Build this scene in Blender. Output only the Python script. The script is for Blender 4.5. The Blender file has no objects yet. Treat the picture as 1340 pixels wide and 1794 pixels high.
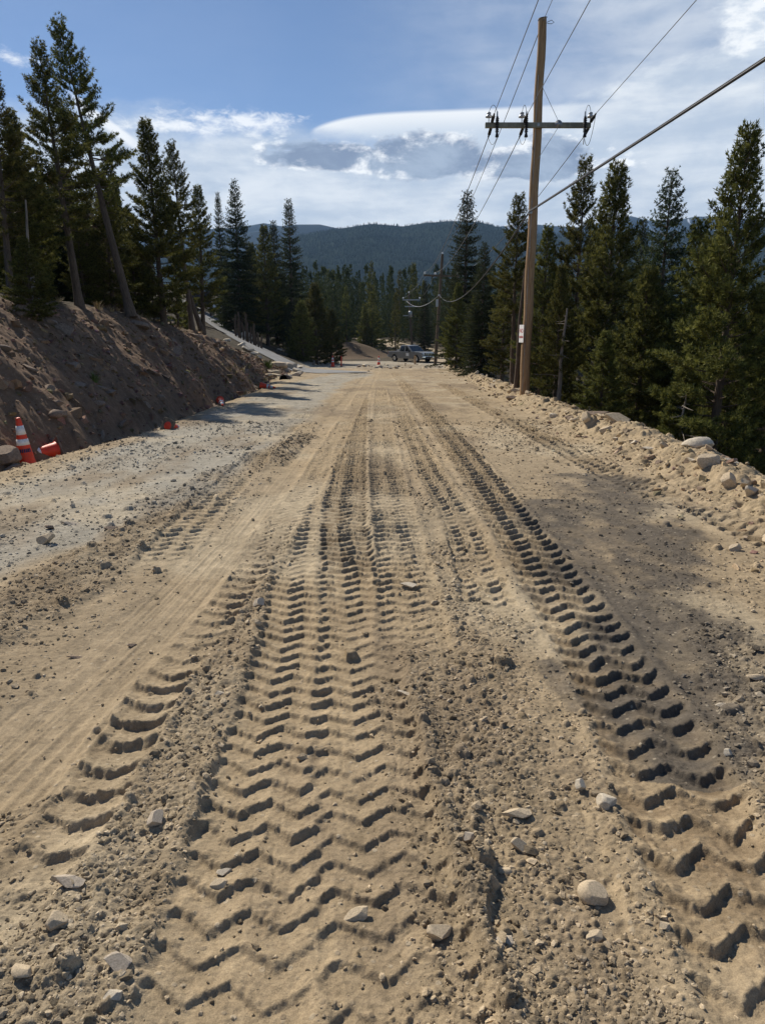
import bpy, math, random
import numpy as np
from mathutils import Vector, Matrix, Quaternion
R = math.radians
S = bpy.context.scene
COL = S.collection
rnd = random.Random(7)

# ------------------------------------------------------------------ camera, sky, sun, exposure
W0, H0, FPX, PITCH, CAMZ = 1340, 1794, 1230.0, R(14.4), 1.6
cam = bpy.data.objects.new('camera', bpy.data.cameras.new('camera')); COL.objects.link(cam)
cam.data.sensor_fit = 'VERTICAL'; cam.data.sensor_height = 36; cam.data.lens = FPX / H0 * 36
cam.data.clip_start = 0.05; cam.data.clip_end = 60000
cam.location = (0, 0, CAMZ); cam.rotation_euler = (R(90) - PITCH, 0, 0)
S.camera = cam
S.view_settings.view_transform = 'Standard'; S.view_settings.look = 'None'
S.view_settings.exposure = 0.24; S.view_settings.gamma = 1
SUN_AZ, SUN_EL = R(-39), R(42.5)
sdir = Vector((math.sin(SUN_AZ) * math.cos(SUN_EL), math.cos(SUN_AZ) * math.cos(SUN_EL), math.sin(SUN_EL)))
sl = bpy.data.lights.new('sun', 'SUN'); sl.energy = 5.0; sl.angle = R(0.53); sl.color = (1.0, 0.915, 0.78)
so = bpy.data.objects.new('sun', sl); COL.objects.link(so)
so.rotation_euler = sdir.to_track_quat('Z', 'Y').to_euler(); so.location = (-20, 20, 40)
S.cycles.use_denoising = True; S.cycles.use_adaptive_sampling = False; S.cycles.sample_clamp_indirect = 3
S.cycles.max_bounces = 6; S.cycles.diffuse_bounces = 3; S.cycles.transmission_bounces = 3
S.cycles.glossy_bounces = 2; S.cycles.volume_bounces = 1; S.cycles.transparent_max_bounces = 4

class NT:
    """tiny node-tree writer"""
    def __init__(s, nt): s.nt = nt; nt.nodes.clear()
    def n(s, t, **k):
        nd = s.nt.nodes.new(t)
        for a, v in k.items(): setattr(nd, a, v)
        return nd
    def put(s, sock, v):
        if isinstance(v, bpy.types.NodeSocket): s.nt.links.new(v, sock)
        elif v is not None: sock.default_value = v
    def m(s, op, a, b=None, c=None, clamp=False):
        nd = s.n('ShaderNodeMath', operation=op, use_clamp=clamp)
        s.put(nd.inputs[0], a); s.put(nd.inputs[1], b)
        if c is not None: s.put(nd.inputs[2], c)
        return nd.outputs[0]
    def ss(s, x, a, b, lo=0.0, hi=1.0):
        nd = s.n('ShaderNodeMapRange', interpolation_type='SMOOTHSTEP')
        for k, v in zip(('Value', 'From Min', 'From Max', 'To Min', 'To Max'), (x, a, b, lo, hi)): s.put(nd.inputs[k], v)
        return nd.outputs[0]
    def mix(s, f, a, b, mode='MIX'):
        nd = s.n('ShaderNodeMix', data_type='RGBA', blend_type=mode)
        s.put(nd.inputs[0], f); s.put(nd.inputs[6], a); s.put(nd.inputs[7], b)
        return nd.outputs[2]
    def noise(s, vec, scale, detail=4, rough=0.55, dist=0.0, out=0):
        nd = s.n('ShaderNodeTexNoise')
        s.put(nd.inputs['Vector'], vec); nd.inputs['Scale'].default_value = scale
        nd.inputs['Detail'].default_value = detail; nd.inputs['Roughness'].default_value = rough
        nd.inputs['Distortion'].default_value = dist
        return nd.outputs[out]
    def xyz(s, x, y, z):
        nd = s.n('ShaderNodeCombineXYZ')
        for i, v in enumerate((x, y, z)): s.put(nd.inputs[i], v)
        return nd.outputs[0]
def c4(c): return (c[0], c[1], c[2], 1.0)

# ---- world: clear Nishita sky with a procedural cloud deck laid out by direction
wd = bpy.data.worlds.new('World'); S.world = wd; wd.use_nodes = True
w = NT(wd.node_tree)
sky = w.n('ShaderNodeTexSky', sky_type='NISHITA'); sky.sun_disc = False
sky.sun_elevation = SUN_EL; sky.sun_rotation = SUN_AZ; sky.altitude = 2900; sky.air_density = 1.0; sky.dust_density = 0.6; sky.ozone_density = 3.0
tc = w.n('ShaderNodeTexCoord'); sep = w.n('ShaderNodeSeparateXYZ'); w.put(sep.inputs[0], tc.outputs['Generated'])
dx, dy, dz = sep.outputs
az = w.m('MULTIPLY', w.m('ARCTAN2', dx, dy), 57.29578)
el = w.m('MULTIPLY', w.m('ARCSINE', dz), 57.29578)
pv = w.xyz(az, w.m('MULTIPLY', el, 2.1), 0.0)                      # clouds stretched along the horizon
def nz(sc, det=7, ro=.56, dist=.2, ox=0.0, oy=0.0, sy=2.1):
    return w.noise(w.xyz(w.m('ADD', az, ox), w.m('MULTIPLY', w.m('ADD', el, oy), sy), 3.7), sc, det, ro, dist)
n_big = nz(.07, 6, .55, .3); n_med = nz(.20, 9, .60, .25); n_fine = nz(.75, 7, .62, .4); n_str = nz(.13, 6, .55, .3, 0, 0, 5.0)
n_sun = nz(.20, 9, .60, .25, -.8, .55)                              # the same field a step towards the sun
relief = w.m('SUBTRACT', n_med, n_sun)
def lin(a, k, b): return w.m('ADD', w.m('MULTIPLY', a, k), b)
def layer(prev, mask, colr, strength=1.0):
    b = w.n('ShaderNodeBackground'); w.put(b.inputs[0], colr); b.inputs[1].default_value = strength
    mx = w.n('ShaderNodeMixShader'); w.put(mx.inputs[0], mask); w.put(mx.inputs[1], prev); w.put(mx.inputs[2], b.outputs[0])
    return mx.outputs[0]
def field(ca, ce, ra, re, warp=1.0, flat=0.0):
    """> 0 inside a puffy cloud, falling outwards; flat > 0 gives it a level base"""
    a = w.m('DIVIDE', w.m('SUBTRACT', az, ca), ra); e = w.m('DIVIDE', w.m('SUBTRACT', el, ce), re)
    if flat: e = w.m('MAXIMUM', e, w.m('MULTIPLY', e, -flat))
    r = w.m('SQRT', w.m('ADD', w.m('MULTIPLY', a, a), w.m('MULTIPLY', e, e)))
    return w.m('ADD', w.m('SUBTRACT', 1.0, r), w.m('MULTIPLY', w.m('SUBTRACT', n_med, .5), 2.6 * warp))
bg_sky = w.n('ShaderNodeBackground'); w.put(bg_sky.inputs[0], sky.outputs[0]); bg_sky.inputs[1].default_value = 0.09
front = w.m('MULTIPLY', w.ss(w.m('ABSOLUTE', az), 60, 34), w.ss(el, 36, 24))
# bright thin veil under ~15 degrees, reaching higher on the right
edge = w.m('ADD', lin(w.m('MAXIMUM', w.m('SUBTRACT', az, 9), 0), .30, 14.6), w.m('ADD', lin(n_big, 5.0, -2.5), lin(n_med, 3.0, -1.5)))
veil = w.ss(w.m('SUBTRACT', edge, el), -.7, 2.0, 0, .9)
veil2 = w.m('MULTIPLY', w.ss(az, -6, 20, .03, .62), w.ss(w.m('ADD', n_big, w.m('MULTIPLY', n_med, .12)), .38, .72, .55, 1.0))
veil = w.m('MULTIPLY', w.m('MAXIMUM', veil, veil2), front)
vb = w.ss(w.m('ADD', w.m('ADD', lin(n_str, .8, .1), lin(n_big, .5, -.25)), w.m('MULTIPLY', relief, .55)), .30, .74)
veilc = w.mix(vb, w.mix(w.ss(el, 3, 13), (.54, .60, .67, 1), (.47, .55, .66, 1)), w.mix(w.ss(el, 3, 13), (.78, .81, .835, 1), (.82, .855, .88, 1)))
sh = layer(bg_sky.outputs[0], veil, veilc)
# ragged bright wisps along the upper left edge of the bank
wf = w.m('MAXIMUM', field(-11.0, 14.5, 5.4, .95, .9), field(-15, 13.9, 6.0, .7, .9)); wf = w.m('MAXIMUM', wf, field(-26, 16.9, 3.0, .7, .9))
sh = layer(sh, w.m('MULTIPLY', w.ss(w.m('ADD', wf, lin(n_fine, 2.2, -1.1)), .10, 1.0), .85), (.93, .95, .97, 1))
# the smooth lens: wedge pointing left
a0 = w.m('SUBTRACT', az, -5.4); ap = w.m('MAXIMUM', a0, 0)
topl = lin(w.m('EXPONENT', w.m('MULTIPLY', ap, -.38)), -1.35, 15.45); botl = lin(ap, -.12, 13.95)
inl = w.m('MULTIPLY', w.ss(w.m('SUBTRACT', topl, el), -.05, .28), w.ss(w.m('SUBTRACT', lin(n_fine, .5, -.25), w.m('SUBTRACT', botl, el)), -.5, .7))
inl = w.m('MULTIPLY', inl, w.m('MULTIPLY', w.ss(a0, -.1, .5), w.ss(az, 19, 6, .15, 1.0)))
sh = layer(sh, w.m('MULTIPLY', inl, .93), w.mix(w.ss(w.m('SUBTRACT', topl, el), 0, 1.9), (.90, .92, .93, 1), (.58, .66, .76, 1)))
# cumulus: blue-grey bellies, bright rims towards the sun
cf = w.m('MAXIMUM', field(-3.6, 12.2, 5.6, 1.55, .60, 1.6), field(3.4, 12.4, 6.0, 2.1, .62, 1.35)); cf = w.m('MAXIMUM', cf, w.m('SUBTRACT', field(10.5, 11.9, 7.5, 1.9, .9, 1.3), .05))
cf = w.m('ADD', cf, lin(n_fine, .34, -.17))
rim = w.m('ADD', w.m('MULTIPLY', relief, 3.4), w.m('ADD', lin(n_fine, .9, -.45), w.m('SUBTRACT', .26, cf)))
rim = w.m('MULTIPLY', w.ss(rim, -.16, .40), w.ss(el, 10.2, 11.2, .35, 1.0))
sh = layer(sh, w.m('MULTIPLY', w.ss(cf, .02, .24), .95), w.mix(rim, w.mix(w.ss(n_med, .38, .66), (.205, .265, .385, 1), (.36, .44, .56, 1)), (.93, .95, .97, 1)))
# soft lit bar at left behind the leaning pine, puffy cloud in the upper right corner
bf = w.m('SUBTRACT', el, lin(w.m('ADD', az, 19.5), -.62, 13.9)); inb = w.m('MULTIPLY', w.ss(w.m('ABSOLUTE', lin(az, 1, 19.6)), 2.6, 1.2), w.m('MULTIPLY', w.ss(bf, .35, .0), w.ss(bf, -3.2, -1.0)))
sh = layer(sh, w.m('MULTIPLY', inb, .85), w.mix(w.ss(bf, -.9, -.25), (.42, .50, .62, 1), (.93, .95, .96, 1)))
rf = field(26.5, 18.8, 4.2, 3.0, .75)
sh = layer(sh, w.m('MULTIPLY', w.ss(rf, -.05, .5), .85), w.mix(w.ss(relief, -.06, .10), (.60, .67, .76, 1), (.92, .94, .95, 1)))
outw = w.n('ShaderNodeOutputWorld'); w.put(outw.inputs[0], sh)

# ------------------------------------------------------------------ naming / linking helpers
def tag(o, label=None, cat=None, group=None, kind=None):
    if label: o['label'] = label
    if cat: o['category'] = cat
    if group: o['group'] = group
    if kind: o['kind'] = kind
    return o
def empty(name, loc, rz=0.0, label=None, cat=None, group=None):
    o = bpy.data.objects.new(name, None); COL.objects.link(o)
    o.location = loc; o.rotation_euler = (0, 0, rz); o.empty_display_size = 0.2
    return tag(o, label, cat, group)
def copy_thing(o, parent=None):
    c = o.copy(); COL.objects.link(c)
    if parent is not None: c.parent = parent
    for ch in list(o.children): copy_thing(ch, c)
    return c
def mesh_np(name, v, faces, mat, parent=None, smooth=True, attrs=None):
    """faces: int array (n,3) or (n,4)"""
    me = bpy.data.meshes.new(name); v = np.asarray(v, np.float32); f = np.asarray(faces, np.int32)
    k = f.shape[1]
    me.vertices.add(len(v)); me.vertices.foreach_set('co', v.ravel())
    me.loops.add(f.size); me.loops.foreach_set('vertex_index', f.ravel())
    me.polygons.add(len(f)); me.polygons.foreach_set('loop_start', np.arange(0, f.size, k, dtype=np.int32))
    me.polygons.foreach_set('use_smooth', np.full(len(f), smooth))
    me.update(calc_edges=True)
    for an, arr in (attrs or {}).items():
        arr = np.asarray(arr, np.float32)
        if arr.ndim == 1:
            a = me.attributes.new(an, 'FLOAT', 'POINT'); a.data.foreach_set('value', arr)
        else:
            a = me.attributes.new(an, 'FLOAT_COLOR', 'POINT')
            a.data.foreach_set('color', np.concatenate([arr, np.ones((len(arr), 1), np.float32)], 1).ravel())
    me.materials.append(mat)
    o = bpy.data.objects.new(name, me); COL.objects.link(o)
    if parent is not None: o.parent = parent
    return o
class MB:
    """collects polygons, builds ONE mesh object"""
    def __init__(s): s.v = []; s.f = []; s.sm = []
    def add(s, vs, fs, smooth=False):
        b = len(s.v); s.v += [tuple(p) for p in vs]
        for f in fs: s.f.append([b + i for i in f]); s.sm.append(smooth)
        return s
    def box(s, c, d, rot=None, taper=1.0, tshift=(0, 0), bev=0.0):
        cx, cy, cz = c; x, y, z = d[0] / 2, d[1] / 2, d[2] / 2
        vs = []
        for k, (zz, t) in enumerate(((-z, 1.0), (z, taper))):
            ox, oy = (tshift if k else (0, 0))
            for sx, sy in ((-1, -1), (1, -1), (1, 1), (-1, 1)): vs.append(Vector((sx * x * t + ox, sy * y * t + oy, zz)))
        if rot is not None: vs = [rot @ p for p in vs]
        vs = [(p.x + cx, p.y + cy, p.z + cz) for p in vs]
        return s.add(vs, [(3, 2, 1, 0), (4, 5, 6, 7), (0, 1, 5, 4), (1, 2, 6, 5), (2, 3, 7, 6), (3, 0, 4, 7)])
    def tube(s, pts, rad, n=8, cap=True):
        pts = [Vector(p) for p in pts]
        rs = rad if isinstance(rad, (list, tuple)) else [rad] * len(pts)
        vs = []; fs = []; up = None
        for i, p in enumerate(pts):
            t = (pts[min(i + 1, len(pts) - 1)] - pts[max(i - 1, 0)]).normalized()
            if up is None: up = t.orthogonal().normalized()
            up = (up - t * up.dot(t)).normalized(); b = t.cross(up)
            for k in range(n):
                a = 2 * math.pi * k / n; vs.append(p + (up * math.cos(a) + b * math.sin(a)) * rs[i])
        for i in range(len(pts) - 1):
            for k in range(n):
                k2 = (k + 1) % n; fs.append((i * n + k, i * n + k2, (i + 1) * n + k2, (i + 1) * n + k))
        s.add(vs, fs, True)
        if cap:
            s.add(vs[:n], [tuple(range(n))[::-1]]); s.add(vs[-n:], [tuple(range(n))])
        return s
    def lathe(s, o, axis, prof, n=16):
        """prof: (distance along axis, radius)"""
        axis = Vector(axis).normalized(); o = Vector(o)
        u = axis.orthogonal().normalized(); v = axis.cross(u); vs = []; fs = []
        for d, r in prof:
            for k in range(n):
                a = 2 * math.pi * k / n; vs.append(o + axis * d + (u * math.cos(a) + v * math.sin(a)) * max(r, 1e-4))
        for i in range(len(prof) - 1):
            for k in range(n):
                k2 = (k + 1) % n; fs.append((i * n + k, i * n + k2, (i + 1) * n + k2, (i + 1) * n + k))
        return s.add(vs, fs, True)
    def prism(s, poly, y0, y1):
        """poly in x,z extruded along y"""
        n = len(poly)
        vs = [(x, y0, z) for x, z in poly] + [(x, y1, z) for x, z in poly]
        fs = [tuple(range(n)), tuple(range(2 * n - 1, n - 1, -1))] + [(i, n + i, n + (i + 1) % n, (i + 1) % n) for i in range(n)]
        return s.add(vs, fs)
    def build(s, name, mat, parent=None, bevel=0.0):
        me = bpy.data.meshes.new(name); me.from_pydata(s.v, [], s.f); me.update()
        me.polygons.foreach_set('use_smooth', s.sm); me.materials.append(mat)
        o = bpy.data.objects.new(name, me); COL.objects.link(o)
        if parent is not None: o.parent = parent
        if bevel:
            b = o.modifiers.new('bevel', 'BEVEL'); b.width = bevel; b.segments = 2; b.limit_method = 'ANGLE'
        return o

# ------------------------------------------------------------------ numpy noise
def _h(ix, iy, seed):
    n = (ix.astype(np.int64) * 374761393 + iy.astype(np.int64) * 668265263 + seed * 1442695041) & 0xffffffff
    n = ((n ^ (n >> 13)) * 1274126177) & 0xffffffff
    n = ((n ^ (n >> 16)) * 2246822519) & 0xffffffff
    return ((n ^ (n >> 15)) & 0xffffff).astype(np.float32) / 16777215.0
def vn(x, y, seed=0):
    ix = np.floor(x); iy = np.floor(y); fx = (x - ix).astype(np.float32); fy = (y - iy).astype(np.float32)
    fx = fx * fx * fx * (fx * (fx * 6 - 15) + 10); fy = fy * fy * fy * (fy * (fy * 6 - 15) + 10)
    a = _h(ix, iy, seed); b = _h(ix + 1, iy, seed); c = _h(ix, iy + 1, seed); d = _h(ix + 1, iy + 1, seed)
    return (a + (b - a) * fx + (c - a) * fy + (a - b - c + d) * fx * fy) * 2 - 1
def fbm(x, y, o=4, seed=0, g=0.5):
    r = 0; a = 1.0; t = 0
    for k in range(o):
        r = r + a * vn(x, y, seed + 17 * k); t += a; a *= g
        x, y = x * 1.62 - y * 1.18 + 3.1, x * 1.18 + y * 1.62 - 1.7
    return r / t
def pebbles(x, y, cell, seed, prob):
    """stones lying in a cell grid: height above the ground (0 between them) and a random number per stone"""
    X = x / cell; Y = y / cell; ix = np.floor(X); iy = np.floor(Y)
    best = np.zeros_like(x, dtype=np.float32); rid = np.zeros_like(best)
    for oy in (-1, 0, 1):
        for ox in (-1, 0, 1):
            jx = ix + ox; jy = iy + oy
            px = jx + 0.15 + 0.7 * _h(jx, jy, seed); py = jy + 0.15 + 0.7 * _h(jx, jy, seed + 1)
            r = 0.22 + 0.36 * _h(jx, jy, seed + 2) ** 2; on = _h(jx, jy, seed + 3) < prob
            an = _h(jx, jy, seed + 4) * 3.14; ca = np.cos(an); sa = np.sin(an)
            ddx = X - px; ddy = Y - py; u = (ddx * ca + ddy * sa); v = (-ddx * sa + ddy * ca) * 1.45
            d2 = (u * u + v * v) / (r * r)
            h = np.where(on, np.sqrt(np.clip(1.06 - d2, 0, 0.72)) * r * 0.85, 0) * cell
            k = h > best; best = np.where(k, h, best); rid = np.where(k, _h(jx, jy, seed + 5), rid)
    return best, rid
def sst(x, a, b):
    t = np.clip((x - a) / (b - a), 0, 1); return t * t * (3 - 2 * t)

# ------------------------------------------------------------------ the lie of the land (metres, camera over the origin, +Y down the road)
def zr(y): return np.interp(y, [-60, -20, 0, 6, 10, 20, 40, 77, 105, 140, 200, 330, 520, 800], [1.6, .4, 0, 0, -.04, -.30, -.80, -1.74, -1.75, .2, .2, -18, -45, -60])
def xl(y): return np.interp(y, [-60, 8, 12, 20, 28, 48, 60, 85, 100], [-4.9, -4.9, -4.35, -4.5, -4.7, -5.6, -6.0, -7.0, -9.0])     # left road edge
def xr(y): return np.interp(y, [-60, 3, 6, 11, 23, 50, 66, 80, 90, 110], [2.95, 2.95, 2.95, 3.05, 3.4, 4.6, 5.4, 8, 14, 22])             # right road edge
def ztop(y): return np.interp(y, [-60, 0, 18, 25, 30, 36, 41, 48, 55], [3.2, 2.55, 2.42, 2.28, 1.85, 1.35, .35, -.95, -1.2])
def base_z(x, y):
    x = np.asarray(x, np.float64); y = np.asarray(y, np.float64)
    r = zr(y); L = xl(y); Rr = xr(y)
    z = r + 0 * x
    # left: ditch, cut bank, forest floor behind its crest
    near = sst(y, 52, 44)
    q = L - x                                                   # metres beyond the left edge
    ditch = -0.32 * np.exp(-((q - 0.45) / 0.42) ** 2) * sst(y, 40, 24)
    bank = np.minimum(np.maximum(q - 0.55, 0) * 0.80, 100)
    H = np.maximum(ztop(y) - r, 0)
    run = H / 0.80
    over = np.maximum(q - 0.55 - run, 0)
    zb = r + np.minimum(bank, H) + np.minimum(over * 0.10, 6) - 0.16 * np.exp(-((q - .55 - run) / .5) ** 2)
    zq = np.maximum(q, 0); zs = r + np.minimum(zq * 0.33 + zq * zq * .006, 8.5 + 0 * q)          # plain slope carrying the driveway
    zl = zb * near + zs * (1 - near) + ditch
    z = np.where(q > 0, zl, z + ditch)
    # right: low berm of bladed spoil, then the fill slope falls away
    p = x - Rr
    bh = np.interp(y, [-5, 4, 10, 20, 40, 60, 75], [.22, .22, .24, .23, .20, .14, 0])
    berm = bh * np.exp(-((p - 0.72) / 0.42) ** 2)
    pp = np.maximum(p - 1.1, 0)
    fall = np.minimum(pp * 0.62, 3.2 + 0.12 * pp)
    fall = fall * np.interp(y, [80, 120, 160], [1, .35, .2])
    z = z + np.where(p > -1.5, berm, 0) - fall
    # mound on the inside of the far bend
    m = np.exp(-(((x + 4.6) / 4.8) ** 2) - ((y - 99) / np.where(y < 99, 3.0, 7.0)) ** 2) * 2.0
    m = m + .26 * np.exp(-((y - 59 - .5 * np.sin(x * 1.3)) / .9) ** 2) * sst(x, -2.5, .5) * sst(p, 0, -1)
    z = z + m
    # wide valley beyond
    z = z - sst(y, 160, 420) * np.clip(np.abs(x) - 150, 0, 500) * 0.0
    return z
FARROAD = [(-3.5, 143), (-1.1, 135), (2.9, 122), (6.7, 112), (9.2, 100), (9.5, 90), (5.0, 80), (0, 66)]
DW = [(-2.2, 45.5), (-5.2, 51), (-10.4, 60.5), (-14.2, 68), (-18.5, 78), (-24, 88)]
def ray(px, py):
    u = (px - W0 / 2) / FPX; v = (H0 / 2 - py) / FPX
    return np.array([u, math.cos(PITCH) + v * math.sin(PITCH), -math.sin(PITCH) + v * math.cos(PITCH)])
def P(px, py):
    """where the line of sight through a picture point meets the ground"""
    d = ray(px, py); t = np.geomspace(0.9, 400, 6000)
    zz = CAMZ + d[2] * t - base_z(d[0] * t, d[1] * t)
    i = int(np.argmax(zz < 0)) if (zz < 0).any() else len(t) - 1
    return Vector((d[0] * t[i], d[1] * t[i], float(base_z(d[0] * t[i], d[1] * t[i]))))
def PD(px, py, y):
    d = ray(px, py); t = y / d[1]
    return Vector((d[0] * t, y, CAMZ + d[2] * t))

# ------------------------------------------------------------------ wheel tracks and bladed strips, given as centre lines on the ground
def line(pts): return np.array([[p.x, p.y] for p in (P(*q) for q in pts)])
def stroke(x, y, pts, half):
    """arc length s, signed offset l and inside mask for points within half of the polyline"""
    x0, y0 = pts.min(0) - half - .2; x1, y1 = pts.max(0) + half + .2
    idx = np.nonzero((x > x0) & (x < x1) & (y > y0) & (y < y1))[0]
    bx, by = x[idx], y[idx]; bd = np.full(len(idx), 1e9); bs = np.zeros(len(idx)); bl = np.zeros(len(idx)); acc = 0.0
    # resample smoothly
    for (ax, ay), (cx, cy) in zip(pts[:-1], pts[1:]):
        ex, ey = cx - ax, cy - ay; Ls = math.hypot(ex, ey); ex /= Ls; ey /= Ls
        t = np.clip((bx - ax) * ex + (by - ay) * ey, 0, Ls); qx = bx - ax - t * ex; qy = by - ay - t * ey
        d = np.hypot(qx, qy); k = d < bd
        bd = np.where(k, d, bd); bs = np.where(k, acc + t, bs)
        bl = np.where(k, (bx - ax) * ey - (by - ay) * ex, bl); acc += Ls
    k = bd < half
    return idx[k], bs[k], bl[k], acc
def smooth_line(pts, n=6):
    pts = np.asarray(pts); out = []
    e = np.vstack([2 * pts[0] - pts[1], pts, 2 * pts[-1] - pts[-2]])
    for i in range(1, len(e) - 2):
        for k in range(n):
            t = k / n; a, b, c, d = e[i - 1], e[i], e[i + 1], e[i + 2]
            out.append(0.5 * ((2 * b) + (c - a) * t + (2 * a - 5 * b + 4 * c - d) * t * t + (-a + 3 * b - 3 * c + d) * t ** 3))
    out.append(e[-2]); return np.array(out)
L_ = lambda pts: smooth_line(line(pts))
#            centre line in the photo                                     half  depth pitch zigs  zigw  rut  chaos damp
TRACKS = [
    (L_([(612, 740), (575, 820), (548, 880), (537, 960), (530, 1100), (508, 1230), (478, 1380), (452, 1520), (415, 1680), (380, 1800), (300, 2080)]), .235, .024, .118, .31, .20, .008, .22, .0),
    (L_([(632, 700), (618, 780), (605, 900), (612, 1000), (628, 1100), (640, 1250), (655, 1400), (690, 1600), (728, 1800), (800, 2080)]), .215, .026, .122, .31, .21, .011, .26, .9),
    (L_([(668, 680), (672, 780), (690, 900), (708, 990), (722, 1080), (732, 1170)]), .20, .021, .120, .22, .20, .010, .5, .0),
    (L_([(690, 690), (735, 790), (800, 900), (835, 1000), (862, 1080)]), .17, .024, .130, .25, .15, .012, .8, .1),
    (L_([(690, 655), (755, 730), (850, 850), (922, 950), (987, 1050), (1075, 1180), (1140, 1300), (1185, 1400), (1240, 1500), (1295, 1600), (1350, 1700), (1430, 1850), (1540, 2080)]), .225, .036, .150, .28, .22, .012, .30, .8),
    (L_([(770, 672), (880, 732), (1000, 795), (1120, 850), (1230, 897), (1345, 945), (1420, 975)]), .21, .034, .145, .26, .18, .016, .5, .8),
    (L_([(470, 960), (405, 1055), (340, 1135), (275, 1215), (222, 1300), (150, 1420), (60, 1530), (-40, 1640)]), .13, .036, .150, .20, .26, .010, .25, .25),
    (L_([(545, 715), (470, 785), (420, 835), (350, 905), (290, 975), (255, 1015)]), .19, .022, .13, .24, .16, .004, .7, .1),
    (L_([(650, 660), (590, 770), (500, 905), (445, 1000)]), .16, .012, .11, .3, .16, .006, .8, .0),
    (L_([(900, 1320), (960, 1500), (1010, 1700), (1040, 1830)]), .2, .014, .15, .3, .18, .010, 1.0, .0),
]
SMOOTH = (L_([(655, 650), (560, 800), (430, 960), (300, 1115), (120, 1300), (-60, 1480)]), .42)
#  rough strips:                                                          half  lift  stones damp
STRIPS = [
    (L_([(520, 770), (470, 800), (330, 870), (150, 1000), (-20, 1095)]), .36, .036, .95, .55),
    (L_([(500, 930), (425, 1090), (352, 1250), (285, 1400), (195, 1600), (80, 1830)]), .24, .024, .85, .35),
    (L_([(760, 1000), (790, 1150), (830, 1300), (860, 1450), (900, 1640), (940, 1830)]), .46, .018, .8, .2),
    (L_([(690, 1230), (735, 1380), (790, 1560), (830, 1740), (850, 1830)]), .14, .018, 1.0, .25),
    (L_([(1290, 1150), (1330, 1240), (1400, 1400)]), .25, .03, .8, .0),
    (L_([(60, 1560), (10, 1680), (-40, 1800)]), .3, .014, .45, .2),
]
GREYLANE = (L_([(625, 655), (560, 672), (430, 740), (230, 835), (30, 905), (-150, 960)]), 1.15)
DARK = [(L_([(1060, 855), (1105, 930), (1140, 1040), (1155, 1150)]), .30), (L_([(985, 905), (1040, 1000)]), .24), (L_([(1150, 1180), (1165, 1260)]), .16), (L_([(975, 1185), (995, 1215)]), .06)]

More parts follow.
